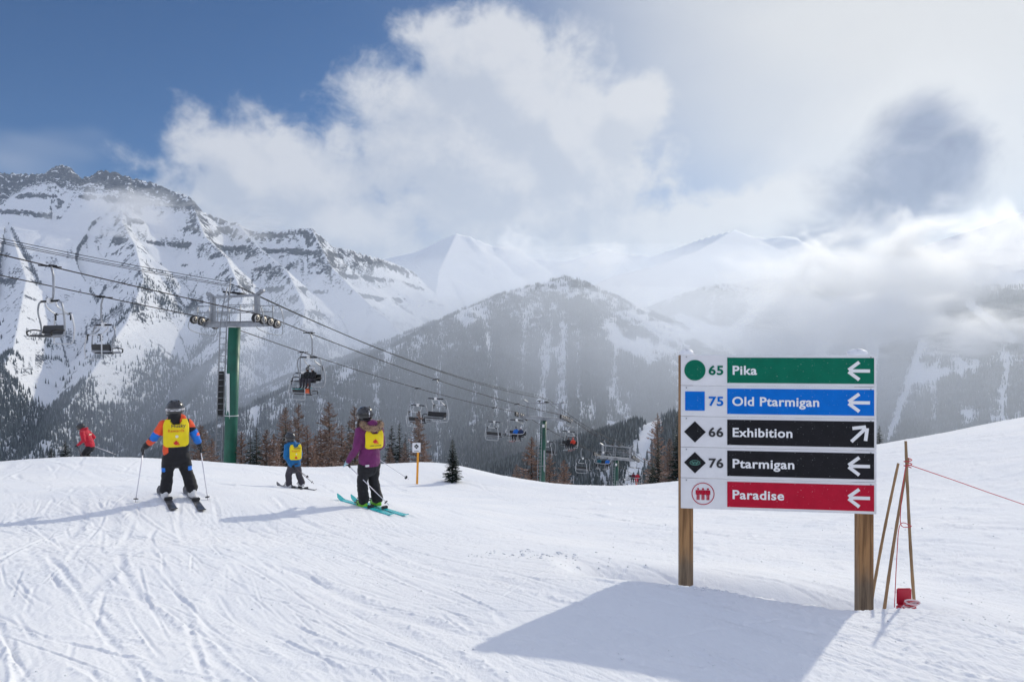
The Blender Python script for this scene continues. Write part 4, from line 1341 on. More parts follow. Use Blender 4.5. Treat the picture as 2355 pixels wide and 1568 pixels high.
def larch(seed, h, dense=1.0):
    rg_ = random.Random(seed)
    tr = MB().tube([(0, 0, -.5), (.01 * h * rg_.uniform(-1, 1), 0, h * .5), (0, 0, h)], [.016 * h, .010 * h, .002 * h], 7)
    cr = MB()
    V, Fc, Mi = [], [], []
    def blade(p0, p1, w, mi):
        d = p1 - p0
        s = np.cross(d, (rg_.uniform(-1, 1), rg_.uniform(-1, 1), rg_.uniform(-1, 1)))
        s = unit(s) * w
        b_ = len(V)
        V.extend([p0 - s, p0 + s, p1]); Fc.append((b_, b_ + 1, b_ + 2)); Mi.append(mi)
    nb = int(210 * dense)
    for k in range(nb):
        tt = .08 + .91 * (k + rg_.random()) / nb
        L = h * .235 * (1 - tt) ** .7 * rg_.uniform(.55, 1.12) + .05
        a = rg_.uniform(0, 2 * math.pi)
        up = rg_.uniform(-.12, .25) + .35 * tt
        p0 = np.array([0, 0, tt * h])
        d = np.array([math.cos(a), math.sin(a), up])
        pts_ = []
        for j in range(5):
            q = j / 4
            pts_.append(p0 + d * L * q + np.array([0, 0, -.22 * L * q * q + .25 * L * q ** 3]))
        for j in range(4): blade(pts_[j], pts_[j + 1] + (pts_[j + 1] - pts_[j]) * .3, .022 * (1 - j * .18) * h / 6, 0)
        nt = int(14 + 12 * L)
        for j in range(nt):
            q = rg_.uniform(.15, 1.0)
            i0 = min(3, int(q * 4)); f = q * 4 - i0
            c_ = pts_[i0] * (1 - f) + pts_[i0 + 1] * f
            side = np.array([-math.sin(a), math.cos(a), 0]) * rg_.choice([-1, 1])
            td = unit(side * rg_.uniform(.5, 1.1) + d * rg_.uniform(.2, .9) + np.array([0, 0, rg_.uniform(-.45, .35)]))
            tl = L * rg_.uniform(.14, .34) * (1.15 - q * .5)
            snowy = rg_.random() < .03
            blade(c_, c_ + td * tl, .034 * h / 6 * rg_.uniform(.7, 1.5), 2 if snowy else (0 if rg_.random() < .75 else 1))
    cr.add(V, Fc, 0, False); cr.mi = Mi
    return tr, cr

def spruce(seed, h, snowy=.1, width=.2):
    rg_ = random.Random(seed)
    tr = MB().tube([(0, 0, -.5), (0, 0, h * .98)], [.018 * h, .002 * h], 7)
    V, Fc, Mi = [], [], []
    nw = int(30 + h * 2)
    for k in range(nw):
        tt = .05 + .94 * (k / nw) ** .92
        nbr = 7 if tt < .7 else 5
        for j in range(nbr):
            a = 2 * math.pi * (j + rg_.random() * .8) / nbr + k * 1.3
            L = h * width * (1 - tt) ** .85 * rg_.uniform(.65, 1.15) + .04
            d = np.array([math.cos(a), math.sin(a), .12 + .5 * tt - .25])
            side = np.array([-math.sin(a), math.cos(a), 0])
            p0 = np.array([0, 0, tt * h + rg_.uniform(-.02, .02) * h])
            n = 6
            for q in range(n):
                f0 = (q + .3) / n
                c_ = p0 + d * L * f0 + np.array([0, 0, -.20 * L * f0 * f0 + .16 * L * f0 ** 3])
                lw = L * .42 * (1.1 - f0) + .05
                for sd in (-1, 1):
                    tip = c_ + side * sd * lw * rg_.uniform(.7, 1.1) + d * lw * .75 + np.array([0, 0, rg_.uniform(-.35, .08) * lw])
                    base2 = c_ + d * L / n * 1.5
                    b_ = len(V)
                    V.extend([c_, tip, base2 + np.array([0, 0, -.03 * L])]); Fc.append((b_, b_ + 1, b_ + 2)); Mi.append(1 if rg_.random() < snowy else 0)
                b_ = len(V)
                V.extend([c_ + side * .03 * L, c_ - side * .03 * L, c_ + d * L / n * 1.6 + np.array([0, 0, -.12 * L])]); Fc.append((b_, b_ + 1, b_ + 2)); Mi.append(0)
    cr = MB(); cr.add(V, Fc, 0, False); cr.mi = Mi
    return tr, cr

TREE_MESH = {}
for k in range(5):
    tr, cr = larch(300 + k, 6.0, (1.0, 1.25, .85, 1.1, .6)[k])
    TREE_MESH['larch', k] = (tr.mesh('trunk', bark), cr.mesh('crown', [larch_twig, larch_pale, twig_snow] if k % 2 == 0 else [larch_pale, larch_twig, twig_snow]))
for k in range(4):
    tr, cr = spruce(400 + k, 6.0, (.05, .10, .04, .14)[k], (.17, .20, .15, .22)[k])
    TREE_MESH['spruce', k] = (tr.mesh('trunk', bark), cr.mesh('crown', [spruce_needle, twig_snow]))

def plant(kind, k, vx, vtop, d, label, group=None, h=None, wide=1.0, vbase=None):
    """stands on the snow at depth d; its top is where the photograph has it"""
    x = (vx / 2.29980 - 512) / F * d
    zb = gz(x, d)
    zt_ = (340.5 - (vtop - 9) / 2.29980) / F * d
    hh = zt_ - zb
    s = hh / 6.0
    o = empty(kind + '_tree', (x, d, zb), (vx * 1.7) % 6.28)
    o.scale = (s * wide, s * wide, s)
    tag(o, label, 'tree', group)
    for nm, me in zip(('trunk', 'crown'), TREE_MESH[kind, k]):
        c = bpy.data.objects.new(nm, me); col.objects.link(c); c.parent = o
    return o

GL, GS = 'bare larches behind the crest', 'dark spruces behind the crest'
# left of the tall tower
plant('larch', 1, 462, 985, 34, 'rust brown bare larch between the boy in the yellow bib and the green tower', GL, wide=1.35)
plant('larch', 0, 487, 1015, 36, 'low rust brown larch touching the left side of the tall green tower', GL, wide=1.1)
plant('spruce', 3, 150, 1020, 30, 'low dark spruce half sunk behind the crest beside the red jacket skier', GS, wide=1.5)
plant('spruce', 1, 118, 1035, 31, 'lowest dark spruce top at the crest, uphill of the red jacket skier', GS, wide=1.4)
# the band between tower and woman
for kind, k, vx, vt, d, w, lab in [
    ('larch', 2, 556, 1000, 44, 1.0, 'thin brown larch just downhill of the tall green tower'),
    ('spruce', 2, 590, 987, 38, 1.0, 'dark slender spruce downhill of the tall green tower'),
    ('spruce', 0, 576, 1010, 42, 1.1, 'dark spruce standing close behind a slender one near the tower'),
    ('larch', 1, 612, 995, 45, 1.0, 'brown larch between slender dark spruce and tall mixed brown conifer'),
    ('larch', 0, 628, 1005, 47, 1.0, 'small brown larch partly behind the tall mixed brown conifer'),
    ('spruce', 1, 657, 985, 36, .95, 'dark spruce under the rust crowned larch, right behind the boy in blue'),
    ('larch', 1, 656, 944, 37, .95, 'tall larch with a rust brown crown above the boy in blue'),
    ('larch', 3, 686, 935, 41, .85, 'tall slim grey larch next to the rust crowned one'),
    ('larch', 2, 706, 985, 39, 1.2, 'bushy pale brown larch beside the tall slim grey larch'),
    ('larch', 0, 724, 1008, 42, 1.1, 'low brown larch filling the gap left of the broad grey larch'),
    ('larch', 3, 756, 932, 41, 1.15, 'broad tall grey larch standing midway between the boy in blue and the woman'),
    ('larch', 4, 738, 990, 44, 1.0, 'sparse thin larch behind the broad tall grey larch'),
    ('larch', 1, 762, 1012, 33, 1.2, 'short bright rust larch in front of the broad grey larch'),
    ('larch', 2, 786, 985, 44, 1.1, 'brown larch right of the broad tall grey larch'),
    ('spruce', 2, 803, 970, 46, .8, 'dark spruce tip showing behind larches left of the woman'),
    ('larch', 3, 815, 942, 41, .9, 'tall slim larch just left of the woman in purple'),
    ('larch', 0, 838, 1000, 43, 1.0, 'brown larch half hidden by the woman in purple'),
    ('larch', 2, 640, 1020, 33, .9, 'low twiggy larch at the feet of the tall mixed conifer'),
    ('larch', 4, 720, 1030, 34, .8, 'low sparse larch sapling on the crest behind the boy in blue'),
]:
    plant(kind, k, vx, vt, d, lab, GL if kind == 'larch' else GS, wide=w)
# right of the woman
for kind, k, vx, vt, d, w, lab in [
    ('spruce', 1, 901, 983, 40, 1.0, 'dark snow dusted spruce just right of the woman, shorter of a pair'),
    ('spruce', 0, 919, 977, 40, .85, 'dark snow dusted spruce just right of the woman, taller of a pair'),
    ('spruce', 3, 933, 1003, 41, .8, 'small dark spruce at the right of the dark pair'),
    ('larch', 3, 897, 1035, 33, 1.2, 'low grey larch below the dark pair of spruces'),
    ('larch', 1, 930, 1025, 32, 1.1, 'low brown larch behind the orange marker post'),
    ('larch', 3, 963, 952, 33, 1.0, 'tall grey larch behind the small white trail marker'),
    ('larch', 2, 976, 1020, 32, 1.1, 'bushy larch at the foot of the tall one behind the marker'),
    ('spruce', 0, 1041, 1015, 25, 1.35, 'lone small spruce standing on open snow right of the marker'),
    ('larch', 0, 1222, 1012, 84, 1.2, 'larch left of the tower with many sheave wheels'),
    ('larch', 1, 1188, 1075, 60, 1.0, 'tiny larch tip at the crest left of the tower with many sheave wheels'),
    ('larch', 2, 1265, 1050, 84, 1.1, 'small larch close right of the tower with many sheave wheels'),
    ('larch', 0, 1297, 1065, 70, 1.3, 'low brown larch at the crest between two lift towers'),
    ('larch', 4, 1490, 1095, 70, .9, 'tiny larch tip at the crest right of the farthest tower'),
    ('larch', 4, 1512, 958, 60, .95, 'tall sparse larch in front of the white ski run, left of the sign'),
    ('spruce', 2, 1514, 1012, 52, .9, 'dark snowy spruce at the foot of the tall sparse larch'),
    ('spruce', 1, 1500, 1055, 54, .9, 'low dark spruce at the crest left of the sign'),
    ('larch', 1, 1540, 1015, 50, 1.1, 'dense brown larch close to the left sign post'),
    ('spruce', 0, 1560, 950, 48, .9, 'tall dark spruce half hidden by the left sign post'),
    ('larch', 0, 1580, 1000, 50, 1.0, 'brown larch mostly hidden behind the sign'),
    ('spruce', 1, 2022, 985, 44, 1.0, 'dark spruce peeking out from behind the right edge of the sign'),
]:
    plant(kind, k, vx, vt, d, lab, GL if kind == 'larch' else GS, wide=w)

# ------------------------------------------------------------------ people
def cloth(name, c, rough=.75, bump=.010, var=.14): return mat(name, c, rough, 0, var=var, vscale=7, bump=bump, bscale=22, spec=.3, sheen=.15)
C_BLACK = cloth('black_ski_cloth', (.013, .013, .016))
C_CHAR = cloth('charcoal_ski_cloth', (.055, .05, .062))
C_ORANGE = cloth('neon_orange_cloth', (.86, .10, .03))
C_BLUE = cloth('bright_blue_cloth', (.015, .17, .62))
C_TEALBLUE = cloth('sea_blue_cloth', (.008, .13, .33))
C_PURPLE = cloth('plum_cloth', (.155, .022, .115))
C_RED = cloth('red_jacket_cloth', (.50, .014, .035))
C_NAVY = cloth('navy_cloth', (.015, .03, .10))
C_TEAL = cloth('teal_cloth', (.01, .12, .16))
C_DKRED = cloth('dark_red_cloth', (.13, .012, .03))
C_YELLOW = cloth('yellow_bib', (.86, .66, .008), .6, .003, .05)
C_SKIN = mat('skin', (.56, .34, .25), .55)
C_GLOVE = cloth('black_glove', (.012, .012, .014))
C_GLOVEW = mat('pale_patterned_glove', (.40, .58, .66), .7, 0, var=.5, vscale=25)
C_HELM = mat('gloss_black_helmet', (.012, .012, .014), .18, 0, spec=.6, coat=.5)
C_HELMW = mat('pale_helmet', (.60, .60, .62), .25, 0, coat=.4)
C_STRAP = mat('white_patterned_strap', (.50, .50, .52), .6, 0, var=.85, vscale=30)
C_LENS = mat('dark_goggle_lens', (.02, .02, .03), .08, 0, spec=.8)
C_FUR = mat('tan_fur', (.30, .20, .13), .95, 0, var=.55, vscale=18, bump=.03, bscale=35)
C_BOOTW = mat('white_ski_boot', (.70, .70, .70), .35, 0, var=.05)
C_BOOTG = mat('lime_ski_boot', (.22, .62, .03), .3, 0, var=.05)
C_BOOTB = mat('black_ski_boot', (.015, .015, .017), .3)
C_SKI_B = mat('black_white_ski', (.06, .06, .065), .3, 0, var=.9, vscale=2.0, coat=.3)
C_SKI_T = mat('turquoise_ski', (.03, .50, .52), .25, 0, var=.2, vscale=3, coat=.3)
C_SKI_R = mat('red_ski', (.55, .08, .05), .3, coat=.3)
C_SKI_W = mat('white_ski', (.70, .72, .74), .3, coat=.3)
C_POLE = mat('white_pole', (.74, .72, .78), .35, .2)
C_POLED = mat('dark_pole', (.14, .10, .10), .35, .3)
C_HAIR = mat('brown_hair', (.06, .032, .02), .7, 0, var=.4, vscale=40)

def capsule_mesh(mb, p0, p1, r0, r1, ax=None, flat=1.0, n=16, m=5):
    """tapered rounded limb; cross-section widened by 1 along ax and flattened by flat across it"""
    p0, p1 = np.asarray(p0, float), np.asarray(p1, float)
    d = p1 - p0; L = np.linalg.norm(d)
    t_ = d / L if L > 1e-6 else np.array([0, 0, 1.0])
    a = np.asarray(ax if ax is not None else ((1, 0, 0) if abs(t_[0]) < .9 else (0, 1, 0)), float)
    a = unit(a - t_ * np.dot(a, t_)); b_ = np.cross(t_, a)
    rings = []
    prof = [(-r0 * math.cos(q), r0 * math.sin(q)) for q in np.linspace(.06, math.pi / 2, m)] + \
           [(L + r1 * math.sin(q), r1 * math.cos(q)) for q in np.linspace(0, math.pi / 2 - .06, m)]
    for s, r in prof:
        rings.append([p0 + t_ * s + r * (math.cos(an) * a + flat * math.sin(an) * b_) for an in np.linspace(0, 2 * math.pi, n + 1)[:-1]])
    mb.loft(rings)

def body_mesh(name, segs, voxel, mats, wrinkle=.006, seed=0, color_fn=None):
    """one continuous surface grown from limbs; segs: (p0, p1, r0, r1, material index, axis, flat)"""
    mb = MB()
    for s in segs: capsule_mesh(mb, s[0], s[1], s[2], s[3], s[5] if len(s) > 5 else None, s[6] if len(s) > 6 else 1.0)
    me = mb.mesh(name, mats)
    o = bpy.data.objects.new(name, me); col.objects.link(o)
    rm = o.modifiers.new('r', 'REMESH'); rm.mode = 'VOXEL'; rm.voxel_size = voxel; rm.use_smooth_shade = True
    sm = o.modifiers.new('s', 'SMOOTH'); sm.factor = .5; sm.iterations = 3
    dg = bpy.context.evaluated_depsgraph_get(); dg.update()
    out = bpy.data.meshes.new_from_object(o.evaluated_get(dg))
    bpy.data.objects.remove(o); bpy.data.meshes.remove(me)
    out.name = name
    n = len(out.vertices)
    co = np.zeros(n * 3, np.float32); out.vertices.foreach_get('co', co); co = co.reshape(-1, 3).astype(float)
    no = np.zeros(n * 3, np.float32); out.vertices.foreach_get('normal', no); no = no.reshape(-1, 3)
    # cloth folds
    f = fbm(co[:, 0] * 9 + co[:, 1] * 5 + seed * 7, co[:, 2] * 17 + co[:, 1] * 6, 3, 301 + seed)
    co = co + no * (f * wrinkle * 2.4)[:, None]
    out.vertices.foreach_set('co', co.astype(np.float32).ravel())
    fc = np.zeros(len(out.polygons) * 3, np.float32); out.polygons.foreach_get('center', fc); fc = fc.reshape(-1, 3).astype(float)
    best = np.full(len(fc), 1e9); mi = np.zeros(len(fc), np.int32)
    for s in segs:
        p0, p1 = np.asarray(s[0], float), np.asarray(s[1], float)
        d = p1 - p0; L2 = max(1e-9, float(d @ d))
        tt = np.clip(((fc - p0) @ d) / L2, 0, 1)
        r = s[2] + tt * (s[3] - s[2])
        dv = fc - p0 - tt[:, None] * d
        if len(s) > 6 and s[6] != 1.0:
            td = d / math.sqrt(L2); a = unit(np.asarray(s[5]) - td * np.dot(s[5], td)); b_ = np.cross(td, a)
            k = dv @ b_
            dv = dv + (k * (1 / s[6] - 1))[:, None] * b_
        dist = np.linalg.norm(dv, axis=1) - r
        w = dist < best
        best[w] = dist[w]; mi[w] = s[4]
    if color_fn is not None: mi = color_fn(fc, mi)
    out.materials.clear()
    for m_ in mats: out.materials.append(m_)
    out.polygons.foreach_set('material_index', mi.astype(np.int32))
    out.polygons.foreach_set('use_smooth', np.ones(len(out.polygons), bool))
    out.update()
    return out

def hand_segs(wrist, palm_end, curl_dir, thumb_dir, mi, s=1.0):
    """a mitten-thick glove hand: palm, four fingers of unequal length closed round the grip, thumb from the side"""
    wrist, palm_end = np.asarray(wrist, float), np.asarray(palm_end, float)
    f = unit(palm_end - wrist); c = unit(curl_dir); sd = unit(np.cross(f, c))
    segs = [(wrist, wrist + f * .05 * s, .036 * s, .042 * s, mi), (wrist + f * .045 * s, wrist + f * .085 * s, .042 * s, .038 * s, mi, sd, .75)]
    for k, ln in zip((-1.5, -.5, .5, 1.5), (.052, .062, .066, .056)):
        b0 = wrist + f * .10 * s + sd * k * .021 * s
        k1 = b0 + f * .018 * s + c * .030 * s
        k2 = k1 + (c * .8 - f * .9) * ln * .45 * s
        segs += [(b0, k1, .0145 * s, .0135 * s, mi), (k1, k2, .0135 * s, .012 * s, mi)]
    t0 = wrist + f * .035 * s + np.asarray(thumb_dir) * .036 * s
    t1 = t0 + (unit(thumb_dir) * .5 + f * .6 + c * .5) * .032 * s
    t2 = t1 + (f * .2 + c * .9 - unit(thumb_dir) * .3) * .028 * s
    segs += [(t0, t1, .016 * s, .015 * s, mi), (t1, t2, .015 * s, .013 * s, mi)]
    return segs

def helmet(parent, c, r, yaw=0.0, m_=C_HELM, strap=C_STRAP, goggles=True):
    """shell with a lower rim, ear covers, vents, strap and goggles; the face looks along local +y turned by yaw"""
    R_ = Matrix.Rotation(yaw, 3, 'Z')
    n = 28
    def ring(z, rx, ry, oy=0.0):
        return [tuple(np.asarray(R_ @ Vector((rx * math.cos(a), ry * math.sin(a) + oy, z))) + np.asarray(c)) for a in np.linspace(0, 2 * math.pi, n + 1)[:-1]]
    prof = [(-.78, .80, .86), (-.62, .90, .98), (-.30, .98, 1.08), (.0, 1.0, 1.12), (.30, .97, 1.08), (.58, .84, .95), (.80, .62, .70), (.94, .36, .40), (1.0, .06, .07)]
    sh = MB().loft([ring(z * r, rx * r, ry * r, -.05 * r) for z, rx, ry in prof])
    o = sh.build('helmet', m_, parent)
    rimb = MB().tube([tuple(np.asarray(R_ @ Vector((r * .86 * math.cos(a), r * .94 * math.sin(a) - .05 * r, -.74 * r))) + np.asarray(c)) for a in np.linspace(0, 2 * math.pi, 25)], .012, 6, cap=False)
    rimb.build('rim', C_BOOTB, o)
    v = MB()
    for k in (-1, 0, 1):
        q = np.asarray(R_ @ Vector((k * r * .38, -r * .55, r * .80))) + np.asarray(c)
        v.box(q, (r * .18, r * .50, r * .10), R_ @ Matrix.Rotation(.75, 3, 'X'), bev=.006)
    v.build('vent', C_BOOTB, o)
    if goggles:
        bd = []
        for z, rr_ in ((-.16, 1.035), (.10, 1.045)):
            bd.append([tuple(np.asarray(R_ @ Vector((rr_ * r * math.cos(a), rr_ * r * 1.11 * math.sin(a) - .05 * r, z * r + .10 * r * math.sin(a)))) + np.asarray(c)) for a in np.linspace(0, 2 * math.pi, 33)[:-1]])
        MB().loft(bd, cap=False).build('goggle_strap', strap, o)
        g = MB()
        gr = []
        for rr_ in (1.0, 1.16):
            gr.append([tuple(np.asarray(R_ @ Vector((r * .78 * math.cos(a) * (1 if rr_ < 1.1 else .93), r * (.92 + (rr_ - 1) * 1.3) + 0 * a - .25 * r * math.cos(a) ** 2, r * (-.18 + .30 * math.sin(a))))) + np.asarray(c)) for a in np.linspace(0, 2 * math.pi, 25)[:-1]])
        g.loft(gr)
        g.build('goggles', C_LENS, o)
    return o

def head_segs(c, r, yaw, mi_skin, mi_hood=None):
    """head with brow, nose, chin and ears under the helmet"""
    c = np.asarray(c, float)
    f = np.array([-math.sin(yaw), math.cos(yaw), 0.0]); s = np.array([f[1], -f[0], 0])
    out = [(c + (0, 0, -.25 * r), c + (0, 0, .25 * r), .74 * r, .80 * r, mi_skin),
           (c - np.array([0, 0, .75 * r]) + f * .45 * r, c - np.array([0, 0, .35 * r]) + f * .35 * r, .40 * r, .52 * r, mi_skin),
           (c + f * .86 * r - np.array([0, 0, .42 * r]), c + f * .80 * r - np.array([0, 0, .12 * r]), .12 * r, .09 * r, mi_skin)]
    for k in (-1, 1): out.append((c + s * k * .78 * r - np.array([0, 0, .3 * r]), c + s * k * .78 * r - np.array([0, 0, .05 * r]), .13 * r, .14 * r, mi_skin))
    return out

def boot(parent, ankle, toe_dir, m_, s=1.0, name='ski_boot'):
    a = np.asarray(ankle, float); f = unit(np.array([toe_dir[0], toe_dir[1], 0.0])); sd = np.array([f[1], -f[0], 0])
    mb = MB()
    def ring(o_, rx, ry, tilt=0.0):
        return [o_ + f * (rx * math.cos(q)) + sd * (ry * math.sin(q)) + np.array([0, 0, tilt * math.cos(q)]) for q in np.linspace(0, 2 * math.pi, 15)[:-1]]
    mb.loft([ring(a + (0, 0, .14 * s) + f * .02 * s, .066 * s, .056 * s), ring(a + (0, 0, .10 * s) + f * .015 * s, .074 * s, .060 * s), ring(a + (0, 0, .06 * s) + f * .01 * s, .088 * s, .060 * s),
             ring(a + f * .045 * s + (0, 0, .0), .125 * s, .056 * s), ring(a + f * .055 * s - (0, 0, .05 * s), .148 * s, .054 * s), ring(a + f * .055 * s - (0, 0, .075 * s), .150 * s, .050 * s)])
    o = mb.build(name, m_, parent)
    bk = MB()
    for z, off in ((.07, .05), (.02, .09), (-.02, .13)):
        q = a + f * (off + .055) * s + np.array([0, 0, z * s])
        bk.box(q, (.10 * s, .03 * s, .018 * s), Matrix.Rotation(math.atan2(f[1], f[0]) + math.pi / 2, 3, 'Z'))
    bk.build('buckle', C_BOOTB if m_ is not C_BOOTB else C_BOOTW, o)
    return o

def ski(origin, direction, length, m_, label, z_off=.0, width=.095, conform=True, drop=None):
    """origin: middle of the ski; lies along the snow, tip and tail bent up"""
    d = unit(np.array([direction[0], direction[1], 0.0])); sd = np.array([d[1], -d[0], 0])
    o_ = np.asarray(origin, float)
    rings = []
    n = 26
    zs0 = None
    q0, q1 = o_ + d * length * .5, o_ - d * length * .5
    if conform:
        za, zb_ = gz(q0[0], q0[1]), gz(q1[0], q1[1]); zm = gz(o_[0], o_[1])
    for k in range(n + 1):
        a = k / n
        s = (a - .5) * length
        c_ = d * s
        tip = max(0, (a - .88) / .12); tail = max(0, (.05 - a) / .05)
        up = .085 * tip ** 1.8 + .02 * tail ** 2
        w = width * (1 - .18 * math.sin(math.pi * min(1, max(0, (a - .08) / .78)))) / 2
        if a > .92: w *= math.sqrt(max(.04, 1 - ((a - .92) / .08) ** 2))
        if conform:
            p_ = o_ + c_
            zz_ = max(gz(p_[0], p_[1]), .5 * (za + zb_) + (za - zb_) * (a - .5)) - o_[2] + .012 + z_off
        else: zz_ = 0
        zc = zz_ + up
        q = c_ + np.array([0, 0, zc])
        rings.append([q - sd * w, q - sd * w + (0, 0, .014), q + sd * w + (0, 0, .014), q + sd * w])
    mb = MB().loft(rings, smooth=False)
    o = mb.build('ski', m_, None, o_)
    tag(o, label, 'ski', 'skis on the skiers')
    b_ = MB()
    for s_ in (.10, -.19):
        zz_ = .035
        if conform:
            p_ = o_ + d * s_; zz_ = gz(p_[0], p_[1]) - o_[2] + .045 + z_off
        b_.box(d * s_ + np.array([0, 0, zz_]), (.06, .11, .05), Matrix.Rotation(math.atan2(d[1], d[0]), 3, 'Z'), bev=.01)
    b_.build('binding', C_BOOTB, o)
    return o

def pole(p0, p1, label, m_=C_POLE, r=.0085):
    p0, p1 = np.asarray(p0, float), np.asarray(p1, float)
    o = empty('ski_pole', p0); tag(o, label, 'ski pole', 'ski poles')
    d = unit(p1 - p0)
    MB().tube([(0, 0, 0), (p1 - p0)], [r, r * .75], 8).build('shaft', m_, o)
    MB().tube([-d * .06, d * .10], .016, 8).build('grip', C_BOOTB, o)
    b_ = p1 - p0 - d * .07
    MB().tube([b_ - d * .008, b_ + d * .008], .032, 12).build('basket', C_BOOTB, o)
    return o

def bib(parent, cx_, cz_, w, h, bulge, ydepth, R_, origin, texts, shoulder=True):
    """bib hugging the back: rounded panel bent round the body; local -y is outwards"""
    nx_, nz_ = 20, 22
    def bend(x, z, off=0.0):
        zz_ = (z - cz_) / h
        y = -(ydepth + off) + bulge * (x / (w * .5)) ** 2 - .02 * math.sin((zz_ + .5) * math.pi) + .008 * math.sin(x * 30 + z * 14)
        q = R_ @ Vector((x + cx_, y, z))
        return np.asarray(q) + np.asarray(origin)
    V, idx = [], {}
    mb = MB()
    for j in range(nz_ + 1):
        for i in range(nx_ + 1):
            u, v = i / nx_ - .5, j / nz_ - .5
            hw = .5
            if v < -.34: hw = .5 * (1 - .9 * ((-.34 - v) / .16) ** 3 * .32)
            if v > .30: hw = .5 * (1 - .16 * ((v - .30) / .2))
            x, z = u * 2 * hw * w, cz_ + v * h
            V.append(bend(x, z))
    fs = []
    for j in range(nz_):
        for i in range(nx_):
            if shoulder:      # neck cut-out
                uc, vc = (i + .5) / nx_ - .5, (j + .5) / nz_ - .5
                if (uc / .26) ** 2 + ((vc - .5) / .20) ** 2 < 1: continue
            a = j * (nx_ + 1) + i
            fs.append((a, a + 1, a + nx_ + 2, a + nx_ + 1))
    mb.add(V, fs)
    # thickness
    mb2 = MB(); mb2.v = mb.v; mb2.f = mb.f; mb2.mi = mb.mi; mb2.sm = mb.sm
    o = mb2.build('bib', C_YELLOW, parent)
    sol = o.modifiers.new('thick', 'SOLIDIFY'); sol.thickness = .006; sol.offset = -1 if False else 1
    for tx_, size, x, z, m_ in texts:
        if isinstance(tx_, str):
            tm = text_mb(tx_, size, .015, 'CENTER')
            # finer triangles are not needed: letters are short
            tm.map(lambda q: tuple(bend(q[0] + x, q[2] + z, .009)))
            tm.build('lettering', m_, o)
        else:
            mm = MB(); tx_(mm, size)
            mm.map(lambda q: tuple(bend(q[0] + x, q[2] + z, .009)))
            mm.build('emblem', m_, o)
    return o

I_RED = mat('print_red', (.62, .02, .02), .6); I_DK = mat('print_dark', (.03, .03, .06), .6); I_OR = mat('print_orange', (.75, .14, .01), .6); I_WH = mat('print_white', (.8, .75, .55), .6)
def leaf_shape(mm, s):
    pts_ = [(0, .5), (.1, .28), (.24, .36), (.2, .1), (.44, .16), (.36, -.02), (.5, -.1), (.2, -.28), (.24, -.4), (0, -.36), (-.24, -.4), (-.2, -.28), (-.5, -.1), (-.36, -.02), (-.44, .16), (-.2, .1), (-.24, .36), (-.1, .28)]
    c_ = len(pts_)
    mm.add([(x * s, 0, z * s) for x, z in pts_] + [(0, 0, 0)], [(i, (i + 1) % c_, c_) for i in range(c_)], 0, False)
def peak_shape(mm, s):
    mm.add([(-.1 * s, 0, -.5 * s), (.25 * s, 0, .1 * s), (.7 * s, 0, -.5 * s)], [(0, 1, 2)], 0, False)
    mm.add([(-.5 * s, 0, -.62 * s), (.7 * s, 0, -.62 * s), (.7 * s, 0, -.55 * s), (-.5 * s, 0, -.55 * s)], [(0, 1, 2, 3)], 0, False)
def disc_shape(mm, s):
    n = 20
    mm.add([(s * .5 * math.cos(a), 0, s * .5 * math.sin(a)) for a in np.linspace(0, 2 * math.pi, n + 1)[:-1]], [tuple(range(n))], 0, False)

BIBTXT = [('Husky', .075, .03, .085, I_DK), ('Rewards', .062, .0, .02, I_OR), (disc_shape, .045, .01, -.045, I_WH), (leaf_shape, .085, .0, -.135, I_RED), (peak_shape, .05, .02, -.145, I_OR), ('LAKE LOUISE', .026, .02, -.215, I_DK)]

def skier_root(name_label, loc, rz=0.0, group='skiers on the snow'):
    o = empty('person', loc, rz)
    return tag(o, name_label, 'person', group)
def W3(root, q):
    return np.asarray(root.matrix_basis @ Vector(q))
def WD(root, q):
    """a direction of the figure's own frame in the world"""
    return np.asarray(root.matrix_basis.to_3x3() @ Vector(q))
def view_yaw(px): return math.atan(-(px - 512) / F)

# ---------- boy in the multicoloured jacket (seen from behind, moving away)
x_, d_ = (176.5 - 512) / F * 10, 10.0
boy = skier_root('boy skier in orange and blue jacket with long yellow bib and black trousers', (x_, d_, gz(x_, d_)), view_yaw(176.5))
segs = [((-.01, .0, .72), (-.01, -.005, 1.08), .175, .165, 0, (1, 0, 0), .66),          # trunk
        ((-.01, -.01, 1.06), (-.01, .0, 1.14), .15, .105, 0, (1, 0, 0), .72),
        ((-.01, .0, .62), (-.01, .0, .76), .165, .165, 1, (1, 0, 0), .72),               # hips
        ((-.02, -.05, 1.13), (-.02, -.06, 1.20), .105, .10, 2, (1, 0, 0), .70),           # hood
        ((.055, -.055, 1.15), (.06, -.06, 1.19), .070, .066, 0, (1, 0, 0), .75),
        ((-.02, 0, 1.14), (-.02, .01, 1.26), .062, .06, 2),                               # neck
        ((-.17, 0, 1.10), (-.245, -.01, .99), .080, .066, 0), ((-.245, -.01, .99), (-.295, .0, .91), .066, .060, 3), ((-.295, .0, .91), (-.345, .07, .845), .060, .056, 0), ((-.345, .07, .845), (-.40, .11, .79), .054, .048, 2),
        ((.15, 0, 1.10), (.205, -.01, 1.01), .080, .066, 2), ((.205, -.01, 1.01), (.245, .0, .93), .066, .060, 3), ((.245, .0, .93), (.29, .06, .83), .060, .053, 3), ((.29, .06, .83), (.305, .09, .78), .050, .046, 2),
        ((-.085, .01, .62), (-.115, .035, .42), .108, .084, 1), ((-.115, .035, .42), (-.14, .0, .165), .078, .088, 1),
        ((.085, .01, .62), (.125, .035, .43), .108, .084, 1), ((.125, .035, .43), (.205, .0, .155), .078, .088, 1)]
segs += head_segs((-.02, .02, 1.32), .118, 0.0, 4)
